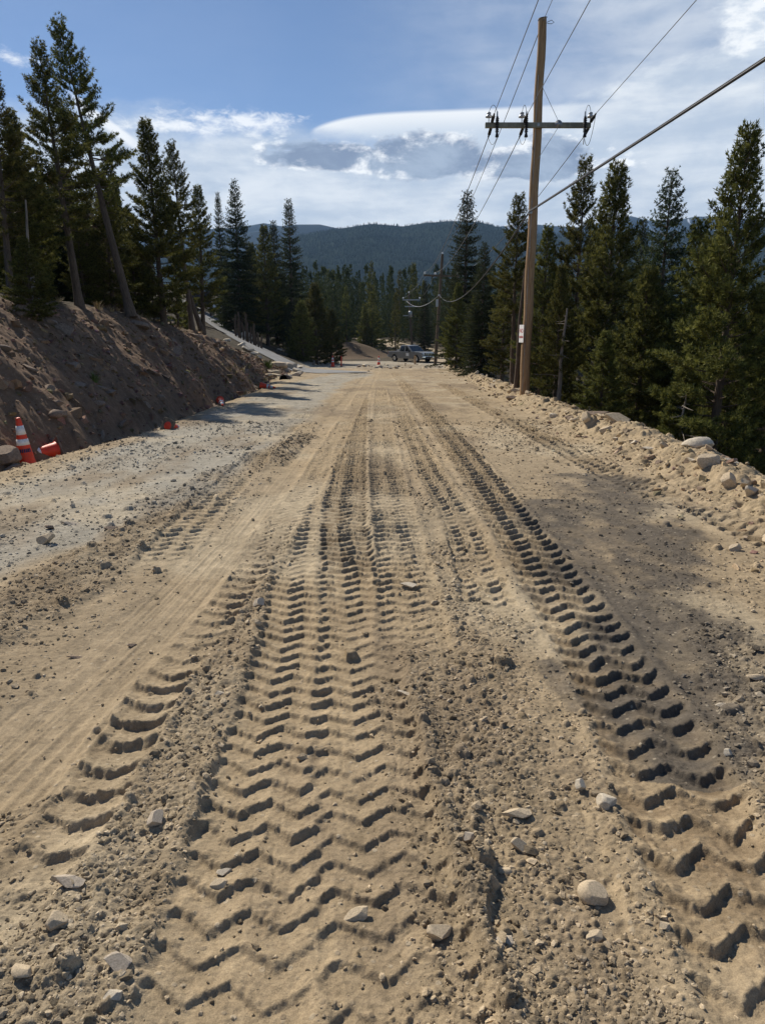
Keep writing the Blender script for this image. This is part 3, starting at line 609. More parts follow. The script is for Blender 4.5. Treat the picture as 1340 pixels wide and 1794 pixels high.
def make_tree(kind, H, seed, det=1.0, lean=0.0, bare=None, rmax=None, gap=0.0):
    """returns trunk MB and crown arrays; det scales the amount of detail"""
    rs = np.random.RandomState(seed); q = random.Random(seed)
    pine = kind == 'pine'
    tb = MB(); r0 = (.0175 if pine else .0155) * H + .02
    bend = np.array([q.uniform(-.2, .2), q.uniform(-.2, .2)]) * .12 * H
    def tp(t): return np.array([bend[0] * math.sin(t * 2.6) * .5 + lean * H * t, bend[1] * math.sin(t * 2.1) * .5, H * t])
    seg = 14 if det >= 1 else 6
    tb.tube([tp(-.04 + 1.03 * i / seg) for i in range(seg + 1)], [max(.012, r0 * (1 - .97 * min(1, i / seg)) * (1.35 if i == 0 else 1)) for i in range(seg + 1)], 9 if det >= 1 else 5)
    t0 = bare if bare is not None else (.22 if pine else .08); Rm = rmax or (.17 * H if pine else .15 * H)
    dz_ = (.030 if pine else .023) / max(.35, det ** .7); t = t0; PT = []; AX = []
    while t < .99:
        u = (t - t0) / (1 - t0)
        nb = q.choice((4, 5, 5, 6)) if pine else q.choice((6, 7, 8))
        if det < .5: nb = max(4, int(nb * .8))
        az0 = q.uniform(0, 6.28)
        for k in range(nb):
            if q.random() < gap: continue
            aZ = az0 + 6.283 * k / nb + q.uniform(-.35, .35)
            if pine: Lb = Rm * (min(1, .45 + u * 2.2)) * (1 - u) ** .86 * q.uniform(.5, 1.2) + .10 * H * .3; e = R(-6) + R(58) * u ** 1.4 + q.uniform(-.15, .15)
            else: Lb = Rm * (1 - u) ** .92 * q.uniform(.7, 1.12) + .016 * H; e = R(-20) + R(60) * u ** 1.6 + q.uniform(-.1, .1)
            o = tp(t + q.uniform(-.4, .4) * dz_); d0 = np.array([math.cos(aZ) * math.cos(e), math.sin(aZ) * math.cos(e), math.sin(e)])
            pts = []; cur = o.copy(); d = d0.copy(); ns = 5
            for s in range(ns + 1):
                pts.append(cur.copy()); cur = cur + d * Lb / ns
                d = d + np.array([q.uniform(-.09, .09), q.uniform(-.09, .09), (.13 if pine else .07) + q.uniform(-.05, .05)]); d /= np.linalg.norm(d)
            pts = np.array(pts)
            if det >= 1: tb.tube(pts[:5], [max(.005, .012 * Lb + .006) * (1 - s * .2) for s in range(5)], 4, False)
            if not pine and u < .12 and q.random() < .3 and det >= 1: continue
            # side twigs carrying the needles
            stp = (.105 if pine else .095) / det ** .8
            nt = max(2, int(Lb / stp)); fr0 = (.38 if u < .5 else .22) if pine else .16
            for i in range(nt + 1):
                fr = fr0 + (1 - fr0) * i / nt; j = min(ns - 1, int(fr * ns)); pp = pts[j] + (pts[j + 1] - pts[j]) * (fr * ns - j); ax = pts[j + 1] - pts[j]; ax /= np.linalg.norm(ax)
                side = np.cross(ax, [0, 0, 1.]); side /= np.linalg.norm(side) + 1e-9
                for sg in ((-1, 1) if i < nt else (0,)):
                    if sg and q.random() < .18: continue
                    tl = (Lb * (.40 if pine else .36) * (1.08 - fr) + (.09 if pine else .05)) * q.uniform(.6, 1.2) if sg else .08
                    td = ax * .75 + side * sg * q.uniform(.5, 1.0) + np.array([0, 0, q.uniform(-.05, .4) if pine else q.uniform(-.35, .1)]); td /= np.linalg.norm(td)
                    mtf = max(1, int(tl / ((.085 if pine else .07) / det ** .6)))
                    for g in range(mtf):
                        PT.append(pp + td * tl * (g + 1) / mtf + np.array([q.gauss(0, .012), q.gauss(0, .012), q.gauss(0, .012)])); AX.append(td + np.array([0, 0, .25 if pine else -.05]))
        t += dz_ * q.uniform(.75, 1.3) * (1 if u < .8 else .75)
    # leader
    for k in range(8): PT.append(tp(.95 + .05 * k / 7)); AX.append(np.array([q.gauss(0, .2), q.gauss(0, .2), 1.]))
    # dead stubs on the bare lower trunk
    if det >= 1:
        for k in range(int(10 * H * max(.05, t0) / 2) + 5):
            t = q.uniform(.06, t0 + .12); aZ = q.uniform(0, 6.28); o = tp(t); Ld = q.uniform(.2, .75)
            d = np.array([math.cos(aZ), math.sin(aZ), q.uniform(-.35, .1)]); tb.tube([o, o + d * Ld * .5, o + d * Ld + np.array([0, 0, q.uniform(-.1, .1)])], [.012, .009, .004], 4, False)
    PT = np.array(PT); AX = np.array(AX)
    nbld = 9 if pine else 7
    if det < 1: nbld = 5
    ln = (.125 if pine else .085) / det ** .85; wd_ = (.026 if pine else .024) / det ** 1.05
    return tb, tris_tufts(PT, AX, rs, nbld, ln, wd_)
PROTO = {}
def proto(key, kind, H, seed, det=1.0, **k):
    tb, (v, f, tone) = make_tree(kind, H, seed, det, **k)
    e = empty(key, (0, 0, -500))
    o1 = tb.build('trunk', M_BARK, e)
    o2 = mesh_np('crown', v, f, M_PINE if kind == 'pine' else M_SPRUCE, e, smooth=False, attrs={'tone': tone})
    PROTO[key] = (e, H, [o1.data, o2.data])
    return e
TREES = [0]
def tree(key, x, y, H, label, group=None, z=None, rz=None, lean=(0, 0), wide=1.0, name=None, cat='tree', sink=.1):
    e, h0, datas = PROTO[key]
    nm = name or ('spruce_tree' if 'spruce' in key else 'pine_tree')
    o = empty(nm, (x, y, (float(base_z(x, y)) if z is None else z) - sink), 0, label, cat, group)
    o.rotation_euler = (lean[1], lean[0], rnd.uniform(0, 6.28) if rz is None else rz)
    s = H / h0; o.scale = (s * wide, s * wide, s)
    for nm2, d in zip(('trunk', 'crown'), datas):
        c = bpy.data.objects.new(nm2, d); COL.objects.link(c); c.parent = o
    TREES[0] += 1
    return o
for k, (key, kind, H, seed, kw) in enumerate([
    ('pine_a', 'pine', 9.0, 11, dict(bare=.30, gap=.08, rmax=1.7)), ('pine_b', 'pine', 8.0, 12, dict(bare=.06, rmax=2.15)),
    ('pine_c', 'pine', 5.5, 13, dict(bare=.05, rmax=1.75)), ('pine_d', 'pine', 10.0, 14, dict(bare=.38, gap=.16, rmax=1.9)),
    ('pine_e', 'pine', 8.5, 15, dict(bare=.12, rmax=1.85, gap=.05)), ('spruce_a', 'spruce', 10.0, 16, dict(rmax=1.55)), ('spruce_b', 'spruce', 9.0, 17, dict(rmax=2.2, gap=.06))]):
    proto(key, kind, H, seed, **kw)
for k, (key, kind, H, seed, kw) in enumerate([
    ('mid_pine_a', 'pine', 9.0, 21, dict(bare=.12, rmax=1.8)), ('mid_pine_b', 'pine', 7.0, 22, dict(bare=.05, rmax=1.7)),
    ('mid_spruce_a', 'spruce', 12.0, 23, dict(rmax=2.0)), ('mid_spruce_b', 'spruce', 9.0, 24, dict(rmax=1.5)), ('mid_spruce_c', 'spruce', 14.0, 25, dict(rmax=2.0, gap=.08))]):
    proto(key, kind, H, seed, det=.42, **kw)

def tree_at(key, topx, topy, y, label, basepx=None, group=None, wide=1.0, **k):
    """tree of which the tip shows at a picture point, at distance y; its height follows from the ground it stands on"""
    tip = PD(topx, topy, y); bx = tip.x if basepx is None else basepx
    z0 = float(base_z(bx, y)); H = tip.z - z0
    an = math.atan2(tip.x - bx, H)
    return tree(key, bx, y, H / math.cos(an) + .1, label, group, z=z0, lean=(an, 0), wide=wide, rz=0 if basepx is not None else None, **k)
# right-hand side
tree_at('pine_b', 1312, 236, 11.2, 'largest nearest pine at the right edge, brushy needle clumps cut by the frame', wide=.86)
tree_at('pine_e', 1222, 392, 16.0, 'sunlit green pine with a pointed tip, left of the huge pine at the right edge', wide=1.05)
tree_at('pine_c', 1258, 425, 18.0, 'slim pine tip close behind the sunlit pointed pine on the right', wide=.8)
tree_at('spruce_b', 1180, 305, 27.0, 'dark open-branched spruce standing above the pines on the right', wide=1.0)
tree_at('spruce_a', 1126, 383, 33.0, 'small dark spruce tip between the full pine and the dark open spruce', wide=.8)
tree_at('pine_b', 1082, 298, 20.5, 'full broad dark green pine, tallest right of the near utility pole', wide=.95)
tree_at('pine_a', 1026, 288, 23.5, 'slender tall pine just left of the full broad pine', wide=.85)
tree_at('pine_c', 1135, 478, 16.5, 'short yellow-green pine in front of the dark open spruce', wide=.95)
tree_at('pine_d', 912, 348, 25.0, 'gnarly open-topped pine rising behind the near utility pole', wide=.95)
tree_at('pine_e', 962, 400, 23.0, 'mid-height pine right behind the near utility pole', wide=.9)
tree_at('pine_b', 985, 470, 19.5, 'bushy low pine right of the near utility pole foot', wide=.8)
tree_at('spruce_b', 850, 428, 38.0, 'broad dark spruce between the two utility poles', wide=1.0)
tree_at('spruce_a', 818, 336, 52.0, 'tall narrow dark spruce towering behind the second utility pole', wide=1.25)
tree_at('pine_e', 886, 478, 29.0, 'rounded pine left of the near utility pole', wide=1.05)
tree_at('pine_c', 1062, 585, 15.0, 'low bushy pine on the fill slope below the berm', wide=1.1)
tree_at('pine_c', 1200, 640, 11.5, 'smallest pine just behind the pale boulder on the berm', wide=1.0)
tree_at('pine_c', 1290, 560, 12.2, 'drooping low pine under the huge pine at the right edge', wide=1.1)
tree_at('pine_e', 1395, 330, 13.5, 'pine mostly outside the frame at the far right', wide=1.0)
tree_at('pine_b', 802, 500, 50.0, 'pine beside the second utility pole, right of it', wide=1.0)
tree_at('pine_e', 832, 520, 44.0, 'pine in front of the tall narrow spruce near the second pole', wide=1.0)
tree_at('spruce_a', 745, 492, 92.0, 'slim conifer just left of the second utility pole', wide=1.0)
GR = 'trees filling the slope right of the road'
for i in range(17):
    y = rnd.uniform(22, 66); x = float(xr(y)) + rnd.uniform(4.5, 10 + y * .35)
    k = rnd.choice(('pine_e', 'pine_c', 'spruce_b', 'pine_b', 'spruce_a'))
    topz = 1.6 + rnd.uniform(.0, .055) * y; z0 = float(base_z(x, y)); 
    if topz - z0 < 2.5: topz = z0 + 3
    tree(k, x, y, topz - z0, 'dark green conifer filling in among the taller trees right of the road', GR, wide=rnd.uniform(.9, 1.15))
# left-hand side, on top of the cut bank
t_ = PD(108, 38, 22.0); b_ = PD(222, 530, 24.0)
def leaning(key, top, base, y0, y1, label, wide):
    a = PD(base[0], base[1], y0); b = PD(top[0], top[1], y1); d = b - a
    o = tree(key, a.x, a.y, d.length, label, z=a.z, wide=wide, rz=0)
    o.rotation_euler = Vector((0, 0, 1)).rotation_difference(d.normalized()).to_euler()
    return o
leaning('pine_d', (106, 36), (226, 532), 23.5, 24.5, 'tallest leaning pine on the left bank, bare lower trunk tilting left', .88)
leaning('pine_a', (68, 78), (138, 520), 21.0, 21.5, 'second tall pine on the left bank with a ragged broad top', .95)
leaning('pine_a', (-14, 120), (20, 520), 17.5, 18, 'pine cut by the left edge of the frame', 1.0)
leaning('pine_b', (255, 212), (288, 566), 28.0, 28.2, 'dark pine with a pointed top right of the leaning pine', .95)
leaning('pine_d', (302, 250), (336, 566), 32.0, 32.4, 'flat-topped pine with a forked crown on the left bank', .85)
leaning('pine_e', (345, 326), (356, 572), 36.0, 36.2, 'shorter dense pine right of the flat-topped pine', .95)
tree_at('spruce_a', 381, 338, 74.0, 'thin spruce seen between denser trees above the driveway', wide=.7)
tree_at('spruce_b', 410, 320, 72.0, 'broad dense spruce standing over the driveway', wide=.9)
tree_at('spruce_a', 505, 350, 82.0, 'tall free-standing spruce left of the valley view', wide=1.0)
tree_at('pine_e', 462, 398, 74.0, 'pine with a bare trunk beyond the driveway', wide=1.0)
tree_at('spruce_a', 478, 388, 80.0, 'dark spruce next to the tall free-standing spruce', wide=1.1)
tree_at('pine_b', 440, 430, 77.0, 'pine behind the broad dense spruce on the driveway', wide=1.0)
tree_at('pine_c', 552, 500, 72.0, 'young bright pine above the driveway mouth, tallest of three', wide=1.1)
tree_at('pine_c', 528, 530, 66.0, 'young bright pine above the driveway mouth, leftmost of three', wide=1.2)
tree_at('pine_c', 580, 545, 75.0, 'young bright pine above the driveway mouth, rightmost of three', wide=1.1)
tree_at('pine_b', 20, 200, 19.5, 'dense dark pine filling the left edge of the frame', wide=1.0)
tree_at('pine_e', 190, 270, 30.0, 'pine half hidden behind the leaning trunk', wide=1.0)
tree_at('spruce_b', 100, 260, 26.0, 'dark spruce between the two tall pines on the left bank', wide=1.0)
tree_at('pine_c', 40, 420, 15.8, 'low bushy pine at the top of the bank near the left edge', wide=1.3)
GL = 'trees filling the forest on the left bank'
for i in range(86):
    y = rnd.uniform(17, 62); 
    x = float(xl(y)) - rnd.uniform(4.6, 8 + y * .40)
    if y > 44: x -= 8.0
    if any(math.hypot(x - a, y - b) < 3.4 for a, b in DW): continue
    k = rnd.choice(('pine_e', 'pine_b', 'spruce_b', 'spruce_a', 'pine_a', 'mid_pine_a'))
    a = 670 + 1230 * x / (y * 1.03); z0 = float(base_z(x, y))
    if 352 < a < 620 and y < 64: continue
    if a > 352 and math.hypot(x + 14, y - 68) < 5: continue
    ytop = np.interp(a, [-400, 0, 100, 200, 260, 330, 400, 500], [180, 200, 250, 280, 290, 380, 400, 430]) + rnd.uniform(0, 130)
    H = PD(a, ytop, y).z - z0
    tree(k, x, y, max(H, 3), 'dark conifer crowding the forest behind the bank on the left', GL, wide=rnd.uniform(.85, 1.1))
for i in range(16):
    y = rnd.uniform(86, 128); a = rnd.uniform(775, 900); x = (a - 670) / 1230 * y * 1.03; z0 = float(base_z(x, y))
    tree(rnd.choice(('mid_pine_a', 'mid_spruce_a', 'mid_pine_b')), x, y, max(4, PD(a, rnd.uniform(480, 560), y).z - z0), 'dark green conifer filling in among the taller trees right of the road', GR, wide=rnd.uniform(.9, 1.2))
for i in range(12):
    y = rnd.uniform(99, 108); x = rnd.uniform(-12, -.5); z0 = float(base_z(x, y))
    tree(rnd.choice(('mid_pine_b', 'mid_spruce_b')), x, y, rnd.uniform(3.5, 8), 'conifer standing on the shaded earth mound left of the truck', 'trees on the mound', wide=1.15)
# the dense wood beyond the truck
GM = 'trees of the wood beyond the truck'
cnt = 0
for i in range(600):
    if cnt >= 145: break
    y = rnd.uniform(84, 235); a = rnd.uniform(430, 1010); x = (a - 670) / 1230 * y
    if y < 112 and -10 < x < 16: continue
    if abs(x - np.interp(y, [88, 100, 112, 122, 135, 143], [9.5, 9.2, 6.7, 2.9, -1.1, -3.5])) < 4.5 and y < 146: continue
    if a > 790 and y > 130: continue
    k = rnd.choice(('mid_pine_a', 'mid_pine_b', 'mid_spruce_a', 'mid_spruce_b', 'mid_spruce_c', 'mid_spruce_b'))
    z0 = float(base_z(x, y)); ytop = rnd.uniform(462, 560) if y > 120 else rnd.uniform(500, 575)
    H = PD(a, ytop, y).z - z0
    if H < 3.5 or H > 15: continue
    tree(k, x, y, H, 'dark conifer in the dense wood beyond the pickup truck', GM, wide=rnd.uniform(.6, .85)); cnt += 1
print('TREES', TREES[0])
def mid_forest():
    rs = np.random.RandomState(8); q = random.Random(8); V = []; F = []; T = []; off = 0
    prot = [make_tree('spruce', 12, 41, .26, rmax=2.0), make_tree('pine', 10, 42, .26, bare=.1, rmax=1.9), make_tree('spruce', 13, 43, .26, rmax=1.7)]
    FR_ = smooth_line(np.array(FARROAD), 6)
    for i in range(1150):
        y = 107 + 370 * q.random() ** 1.45; a = q.uniform(400, 1150); x = (a - 670) / 1230 * y
        if y < 150 and min(math.hypot(x - u_, y - v_) for u_, v_ in FR_) < 4.6: continue
        z0 = float(base_z(x, y)); H = PD(a, q.uniform(462, 540), y).z - z0
        if H < 4: continue
        H = min(H, 17); k = q.randrange(3); tb, (v, f, tone) = prot[k]; sc = H / (12, 10, 13)[k]; an = q.uniform(0, 6.28); ca, sa = math.cos(an), math.sin(an); wz = q.uniform(.55, .8)
        vv = np.stack([(v[:, 0] * ca - v[:, 1] * sa) * sc * wz + x, (v[:, 0] * sa + v[:, 1] * ca) * sc * wz + y, v[:, 2] * sc + z0], 1)
        V.append(vv); F.append(f + off); off += len(v); T.append(np.clip(tone * .8 + q.uniform(-.1, .3), 0, 1))
    o = mesh_np('forest', np.concatenate(V), np.concatenate(F), M_MID, smooth=False, attrs={'tone': np.concatenate(T)}); print('MID', off)
    tag(o, 'dark mass of conifers standing behind the wood beyond the truck', 'forest', kind='stuff')
mid_forest()
# far woods: one mass nobody could count
def far_forest():
    rs = np.random.RandomState(5)
    n = 52000; y = 800 + (2230 - 800) * rs.uniform(0, 1, n) ** .75; a = rs.uniform(-.62, .78, n); x = a * y; z = hill_z(x, y)
    n2 = 5200; y2 = rs.uniform(235, 800, n2); a2 = rs.uniform(-.5, .7, n2); x2 = a2 * y2; z2 = base_z(x2, y2)
    x = np.concatenate([x, x2]); y = np.concatenate([y, y2]); z = np.concatenate([z, z2]); n = len(x)
    H = rs.uniform(4.5, 8.5, n) * np.where(y < 800, 1.9, 1); Wd = H * rs.uniform(.14, .24, n); V = []; F = []; T = []
    lev = 3; nk = 5
    tn = rs.uniform(.25, .75, n)
    for l in range(lev):
        f0 = l / lev; zb = z + H * (.08 + .92 * f0); zt = z + H * min(1, .08 + .92 * (f0 + .48)); rr = Wd * (1 - f0) * 1.0 + .15
        off = rs.uniform(0, 6.28, n)
        base = sum(len(q) for q in V)
        ring = np.stack([np.stack([x + rr * rs.uniform(.6, 1.2, n) * np.cos(off + 6.283 * k / nk), y + rr * np.sin(off + 6.283 * k / nk), zb + H * .03 * rs.uniform(-1, 1, n)], 1) for k in range(nk)], 1)
        vv = np.concatenate([ring, np.stack([x, y, zt], 1)[:, None]], 1)
        V.append(vv.reshape(-1, 3)); idx = np.arange(n)[:, None] * (nk + 1) + base
        for k in range(nk): F.append(np.concatenate([idx + k, idx + (k + 1) % nk, idx + nk], 1))
        T.append(np.repeat(tn, nk + 1))
    o = mesh_np('forest', np.concatenate(V), np.concatenate(F), M_FAR, smooth=True, attrs={'tone': np.concatenate(T)})
    tag(o, 'dense conifer forest covering the hill and valley far behind the road', 'forest', kind='stuff')
far_forest()
for key, (e, h, d) in PROTO.items():
    for ch in list(e.children): bpy.data.objects.remove(ch)
    bpy.data.objects.remove(e)

# ------------------------------------------------------------------ rocks and gravel
def rock_mesh(seed, kind='angular'):
    import bmesh
    q = random.Random(seed); rs = np.random.RandomState(seed)
    bm = bmesh.new(); bmesh.ops.create_icosphere(bm, subdivisions=4 if kind != 'small' else 3, radius=1)
    v = np.array([x.co for x in bm.verts])
    for k in range(9 if kind != 'round' else 12):
        n = rs.normal(size=3); n /= np.linalg.norm(n); c = q.uniform(.34, .66) if kind != 'round' else q.uniform(.62, .88)
        d = v @ n; v = v - np.clip(d - c, 0, None)[:, None] * n
    v = v * (1.12 + .035 * fbm(v[:, 0] * 3 + v[:, 2] * 2.1, v[:, 1] * 3 - v[:, 2] * 1.7, 4, seed)[:, None])
    for x, p in zip(bm.verts, v): x.co = p
    me = bpy.data.meshes.new('rock'); bm.to_mesh(me); bm.free()
    me.polygons.foreach_set('use_smooth', [False] * len(me.polygons)); return me
ROCKS = []
for i in range(10):
    for mi in range(4):
        pass
_rm = [rock_mesh(400 + i, 'round' if i in (3, 7) else 'angular') for i in range(9)]
def rock_data(i, mi):
    key = (i % 9, mi)
    if key not in MATS:
        me = _rm[i % 9].copy(); me.materials.append(M_ROCK[mi]); MATS[key] = me
    return MATS[key]
def rock(x, y, sx, sy, sz, shape, mi, label, group=None, rz=None, tilt=.25, name='rock', sink=.30, z=None, cat='rock'):
    o = bpy.data.objects.new(name, rock_data(shape, mi)); COL.objects.link(o)
    zz = gz(x, y) if z is None else z
    o.location = (x, y, zz + sz * (1 - 2 * sink)); o.scale = (sx, sy, sz)
    o.rotation_euler = (rnd.uniform(-tilt, tilt), rnd.uniform(-tilt, tilt), rnd.uniform(0, 6.28) if rz is None else rz)
    return tag(o, label, cat, group)
def rock_px(px, py, wpx, ratio, flat, shape, mi, label, **k):
    p = P(px, py)
    if p.x - float(xr(p.y)) > 1.0:
        d = ray(px, py); u_ = d[0] / d[1]; yy = p.y
        for _ in range(30): yy = (float(xr(yy)) + .85) / u_
        p = Vector((u_ * yy, yy, float(base_z(u_ * yy, yy))))
    dep = p.y * math.cos(PITCH) + (CAMZ - p.z) * math.sin(PITCH); r = wpx / 1230 * dep / 2 * 1.12
    k.setdefault('rz', rnd.uniform(-.35, .35))
    return rock(p.x, p.y + r * .3, r, r * ratio, r * flat, shape, mi, label, **k)
for a in [
    (770, 1648, 46, .85, .75, 0, 0, 'blocky squared tan stone at the bottom centre with a hard shadow to its right'),
    (628, 1618, 44, .6, .42, 1, 0, 'thin tan wedge-shaped stone beside the chevron prints near the bottom centre'),
    (1040, 1576, 44, .9, .75, 3, 0, 'round beige stone sitting in a small hollow at the lower right'),
    (120, 1574, 56, .5, .40, 2, 2, 'long flat light grey stone at the lower left'),
    (100, 1645, 36, .9, .65, 7, 0, 'rounded tan stone just below the long flat grey stone'),
    (212, 1722, 66, .7, .40, 4, 2, 'half-buried mottled grey stone, largest at the lower left'),
    (275, 1460, 36, .9, .6, 5, 2, 'knobbly grey stone in the rough strip left of the chevron prints'),
    (46, 1730, 42, .8, .5, 6, 0, 'flat-topped tan stone near the bottom left corner'),
    (200, 1775, 30, .8, .6, 8, 1, 'pale stone at the bottom edge under the half-buried grey one'),
    (385, 1565, 28, .8, .5, 1, 0, 'small tan stone pressed into the chevron prints at lower left'),
    (392, 1532, 24, .8, .5, 0, 1, 'small pale stone above another one inside the left chevron print'),
    (905, 1437, 48, .5, .38, 2, 0, 'elongated flat-sided tan stone in the gravel right of centre'),
    (912, 1490, 38, .8, .55, 4, 0, 'boxy tan stone just below the elongated flat-sided stone'),
    (1062, 1420, 32, .9, .7, 7, 1, 'chunky pale stone beside the deep dark tyre print'),
    (1017, 1392, 24, .8, .6, 5, 1, 'pale stone up and left of the chunky one by the deep print'),
    (887, 1528, 28, .7, .5, 6, 0, 'small tan stone below the boxy stone'),
    (822, 1490, 24, .9, .8, 8, 2, 'upright small grey-tan stone left of the boxy stone'),
    (885, 1668, 40, .6, .16, 1, 2, 'flat grey stone flush with the dirt right of the blocky stone'),
    (715, 1224, 36, .45, .22, 0, 1, 'flat whitish stone lying alone in the middle of the road'),
    (720, 1032, 42, .6, .20, 4, 1, 'broken pale slab at the far end of the chevron prints'),
    (455, 1069, 27, .7, .5, 5, 2, 'grey stone in the rough strip beside the long tyre prints'),
    (385, 1225, 17, .7, .45, 8, 1, 'white pebble-sized stone at the edge of the rough strip'),
    (80, 955, 30, .7, .65, 1, 0, 'tan wedge stone sticking up from the gravel at the left edge'),
    (121, 922, 28, .5, .30, 2, 2, 'dark flat stone behind the tan wedge at the left edge'),
    (88, 930, 16, .8, .6, 6, 3, 'small brown stone between the wedge and the dark flat stone'),
    (231, 1130, 14, .8, .6, 0, 3, 'small dark cube of stone alone on the smooth wheel-packed lane'),
    (130, 1151, 26, .4, .22, 2, 3, 'thin dark stone lying on the smooth lane near the left edge'),
    (1270, 1248, 34, .5, .22, 4, 1, 'white flat stone at the right edge by the dark stained dirt'),
    (1323, 1196, 30, .7, .5, 6, 0, 'tan stone cut into the ground at the right edge'),
    (1290, 968, 26, .6, .5, 1, 0, 'tan stone beyond the white flat stone at the right edge'),
    (1275, 1336, 24, .6, .4, 5, 1, 'pale stone right of the deep dark tyre print'),
    (1165, 1635, 26, .7, .5, 8, 0, 'tan stone below the deep tyre print at the lower right'),
    (1045, 1648, 30, .7, .5, 1, 0, 'tan stone under the round beige one at the lower right'),
    (124, 824, 18, .6, .4, 4, 0, 'flat tan stone on the gravel lane near the upright cone'),
    (195, 936, 22, .7, .4, 0, 3, 'brown clod-like stone on the ridge of rough dirt'),
]: rock_px(*a)
# boulders and stones of the right-hand berm
for a in [
    (1226, 782, 48, .8, .7, 6, 1, 'pale grey-white boulder, biggest on the berm at the right'),
    (1090, 732, 60, .6, .34, 4, 0, 'flat rectangular tan slab lying on top of the berm'),
    (1047, 727, 40, .6, .30, 0, 3, 'low brown slab left of the rectangular tan slab'),
    (1246, 818, 46, .6, .62, 1, 0, 'large tan wedge under the pale boulder on the berm'),
    (1278, 806, 30, .7, .40, 2, 1, 'flat pale stone right of the tan wedge on the berm'),
    (1280, 848, 36, .5, .75, 5, 0, 'slanted tan blade of stone low on the berm at right'),
    (1308, 846, 28, .7, .6, 8, 0, 'rounded tan stone right of the slanted blade'),
    (1318, 862, 28, .6, .9, 0, 1, 'pale upright stone at the right end of the berm'),
    (1028, 750, 24, .7, .8, 5, 0, 'small upright pyramid-like stone on the berm below the slab'),
    (1064, 757, 22, .6, .6, 1, 0, 'tan stone right of the pyramid-like one on the berm'),
    (1165, 783, 24, .6, .5, 4, 0, 'squarish tan stone halfway along the berm'),
    (1132, 797, 20, .7, .4, 2, 1, 'pale flat stone at the foot of the berm'),
    (1157, 814, 16, .8, .6, 7, 3, 'round brown stone at the foot of the berm'),
    (1007, 741, 18, .7, .6, 6, 0, 'tan stone left of the pyramid-like one on the berm'),
    (897, 701, 22, .6, .5, 0, 3, 'brown stone at the foot of the near utility pole'),
    (902, 690, 24, .5, .6, 2, 0, 'tilted tan stone leaning beside the near utility pole'),
]: rock_px(*a)
for i in range(120):
    y = 4.5 + 36 * rnd.random() ** 1.5; x = float(xr(y)) + rnd.gauss(.62, .32); s = rnd.uniform(.028, .07) * (1.6 if rnd.random() < .12 else 1) * (1 + y * .012)
    rock(x, y, s * rnd.uniform(.8, 1.5), s * rnd.uniform(.7, 1.1), s * rnd.uniform(.4, .8), rnd.randrange(9), rnd.choice((0, 0, 0, 1, 3)), 'small angular tan stone among many on the loose berm right of the road', 'small stones on the berm', sink=.25, tilt=.6)
# rocks of the cut bank
for a in [
    (115, 580, 46, .8, .55, 4, 3, 'largest brown boulder set in the upper bank at left'), (119, 640, 38, .6, .6, 1, 3, 'angular brown rock in the middle of the bank'),
    (50, 645, 24, .7, .5, 0, 3, 'dull rock on the bank near the left edge'), (247, 580, 34, .7, .45, 6, 3, 'brown rock near the top of the bank under the leaning pine'),
    (307, 620, 32, .6, .5, 5, 3, 'brown rock halfway along the bank'), (172, 716, 24, .35, .9, 2, 3, 'narrow slanted slab low on the bank'),
    (232, 561, 26, .7, .6, 8, 3, 'brown rock poking from the bank crest'), (340, 590, 26, .7, .6, 0, 3, 'brown rock at the bank crest near the driveway'),
    (85, 680, 28, .6, .5, 5, 3, 'low brown rock on the lower bank at left'), (130, 672, 34, .6, .35, 2, 3, 'long low slab on the lower bank'), (6, 800, 46, .9, .8, 3, 3, 'dark rounded boulder at the left edge beside the upright cone')]:
    rock_px(*a, sink=.42)
for i in range(130):
    y = rnd.uniform(8, 40); H = max(.2, float(ztop(y) - zr(y))); q = .5 + H / .8 * rnd.random() ** 1.3; x = float(xl(y)) - q; s = rnd.uniform(.05, .15) * (1.5 if rnd.random() < .15 else 1)
    rock(x, y, s * rnd.uniform(.8, 1.7), s * rnd.uniform(.6, 1.1), s * rnd.uniform(.4, .8), rnd.randrange(9), 3, 'dusty brown rock among many on the cut bank left of the road', 'rocks on the cut bank', sink=.36, tilt=.7)
# stones stacked round the culvert mouth and along the driveway
CUL = [(478, 654, 24), (500, 652, 26), (520, 652, 20), (488, 646, 26), (508, 645, 24), (524, 645, 16), (470, 662, 18), (522, 660, 20), (508, 664, 14), (484, 663, 18)]
for i, (a, b, c) in enumerate(CUL): rock_px(a, b, c, .8, .55, (i * 4) % 9, (0, 2, 1)[i % 3], 'block of the dry-stacked stones round the dark culvert mouth', group='culvert stones', sink=.25)
for i, (a, b, c) in enumerate([(434, 615, 20), (424, 608, 14), (444, 622, 16), (398, 598, 12), (456, 630, 12)]): rock_px(a, b, c, .8, .6, i, 1, 'pale stone edging the near side of the driveway', group='driveway edge stones', sink=.3)
rock(-13.0, 70.5, .95, .7, .6, 4, 1, 'large pale flat-topped boulder on the far side of the driveway', rz=.3, sink=.3)
for i in range(14):
    t = rnd.random(); x = -2 - 12 * t; y = 53 + 20 * t + rnd.uniform(0, 1.5); s = rnd.uniform(.12, .3)
    rock(x + 3.4, y + .6, s, s * .8, s * .6, i, rnd.choice((1, 2, 3)), 'small stone on the earth edge beyond the driveway', 'stones beyond the driveway')
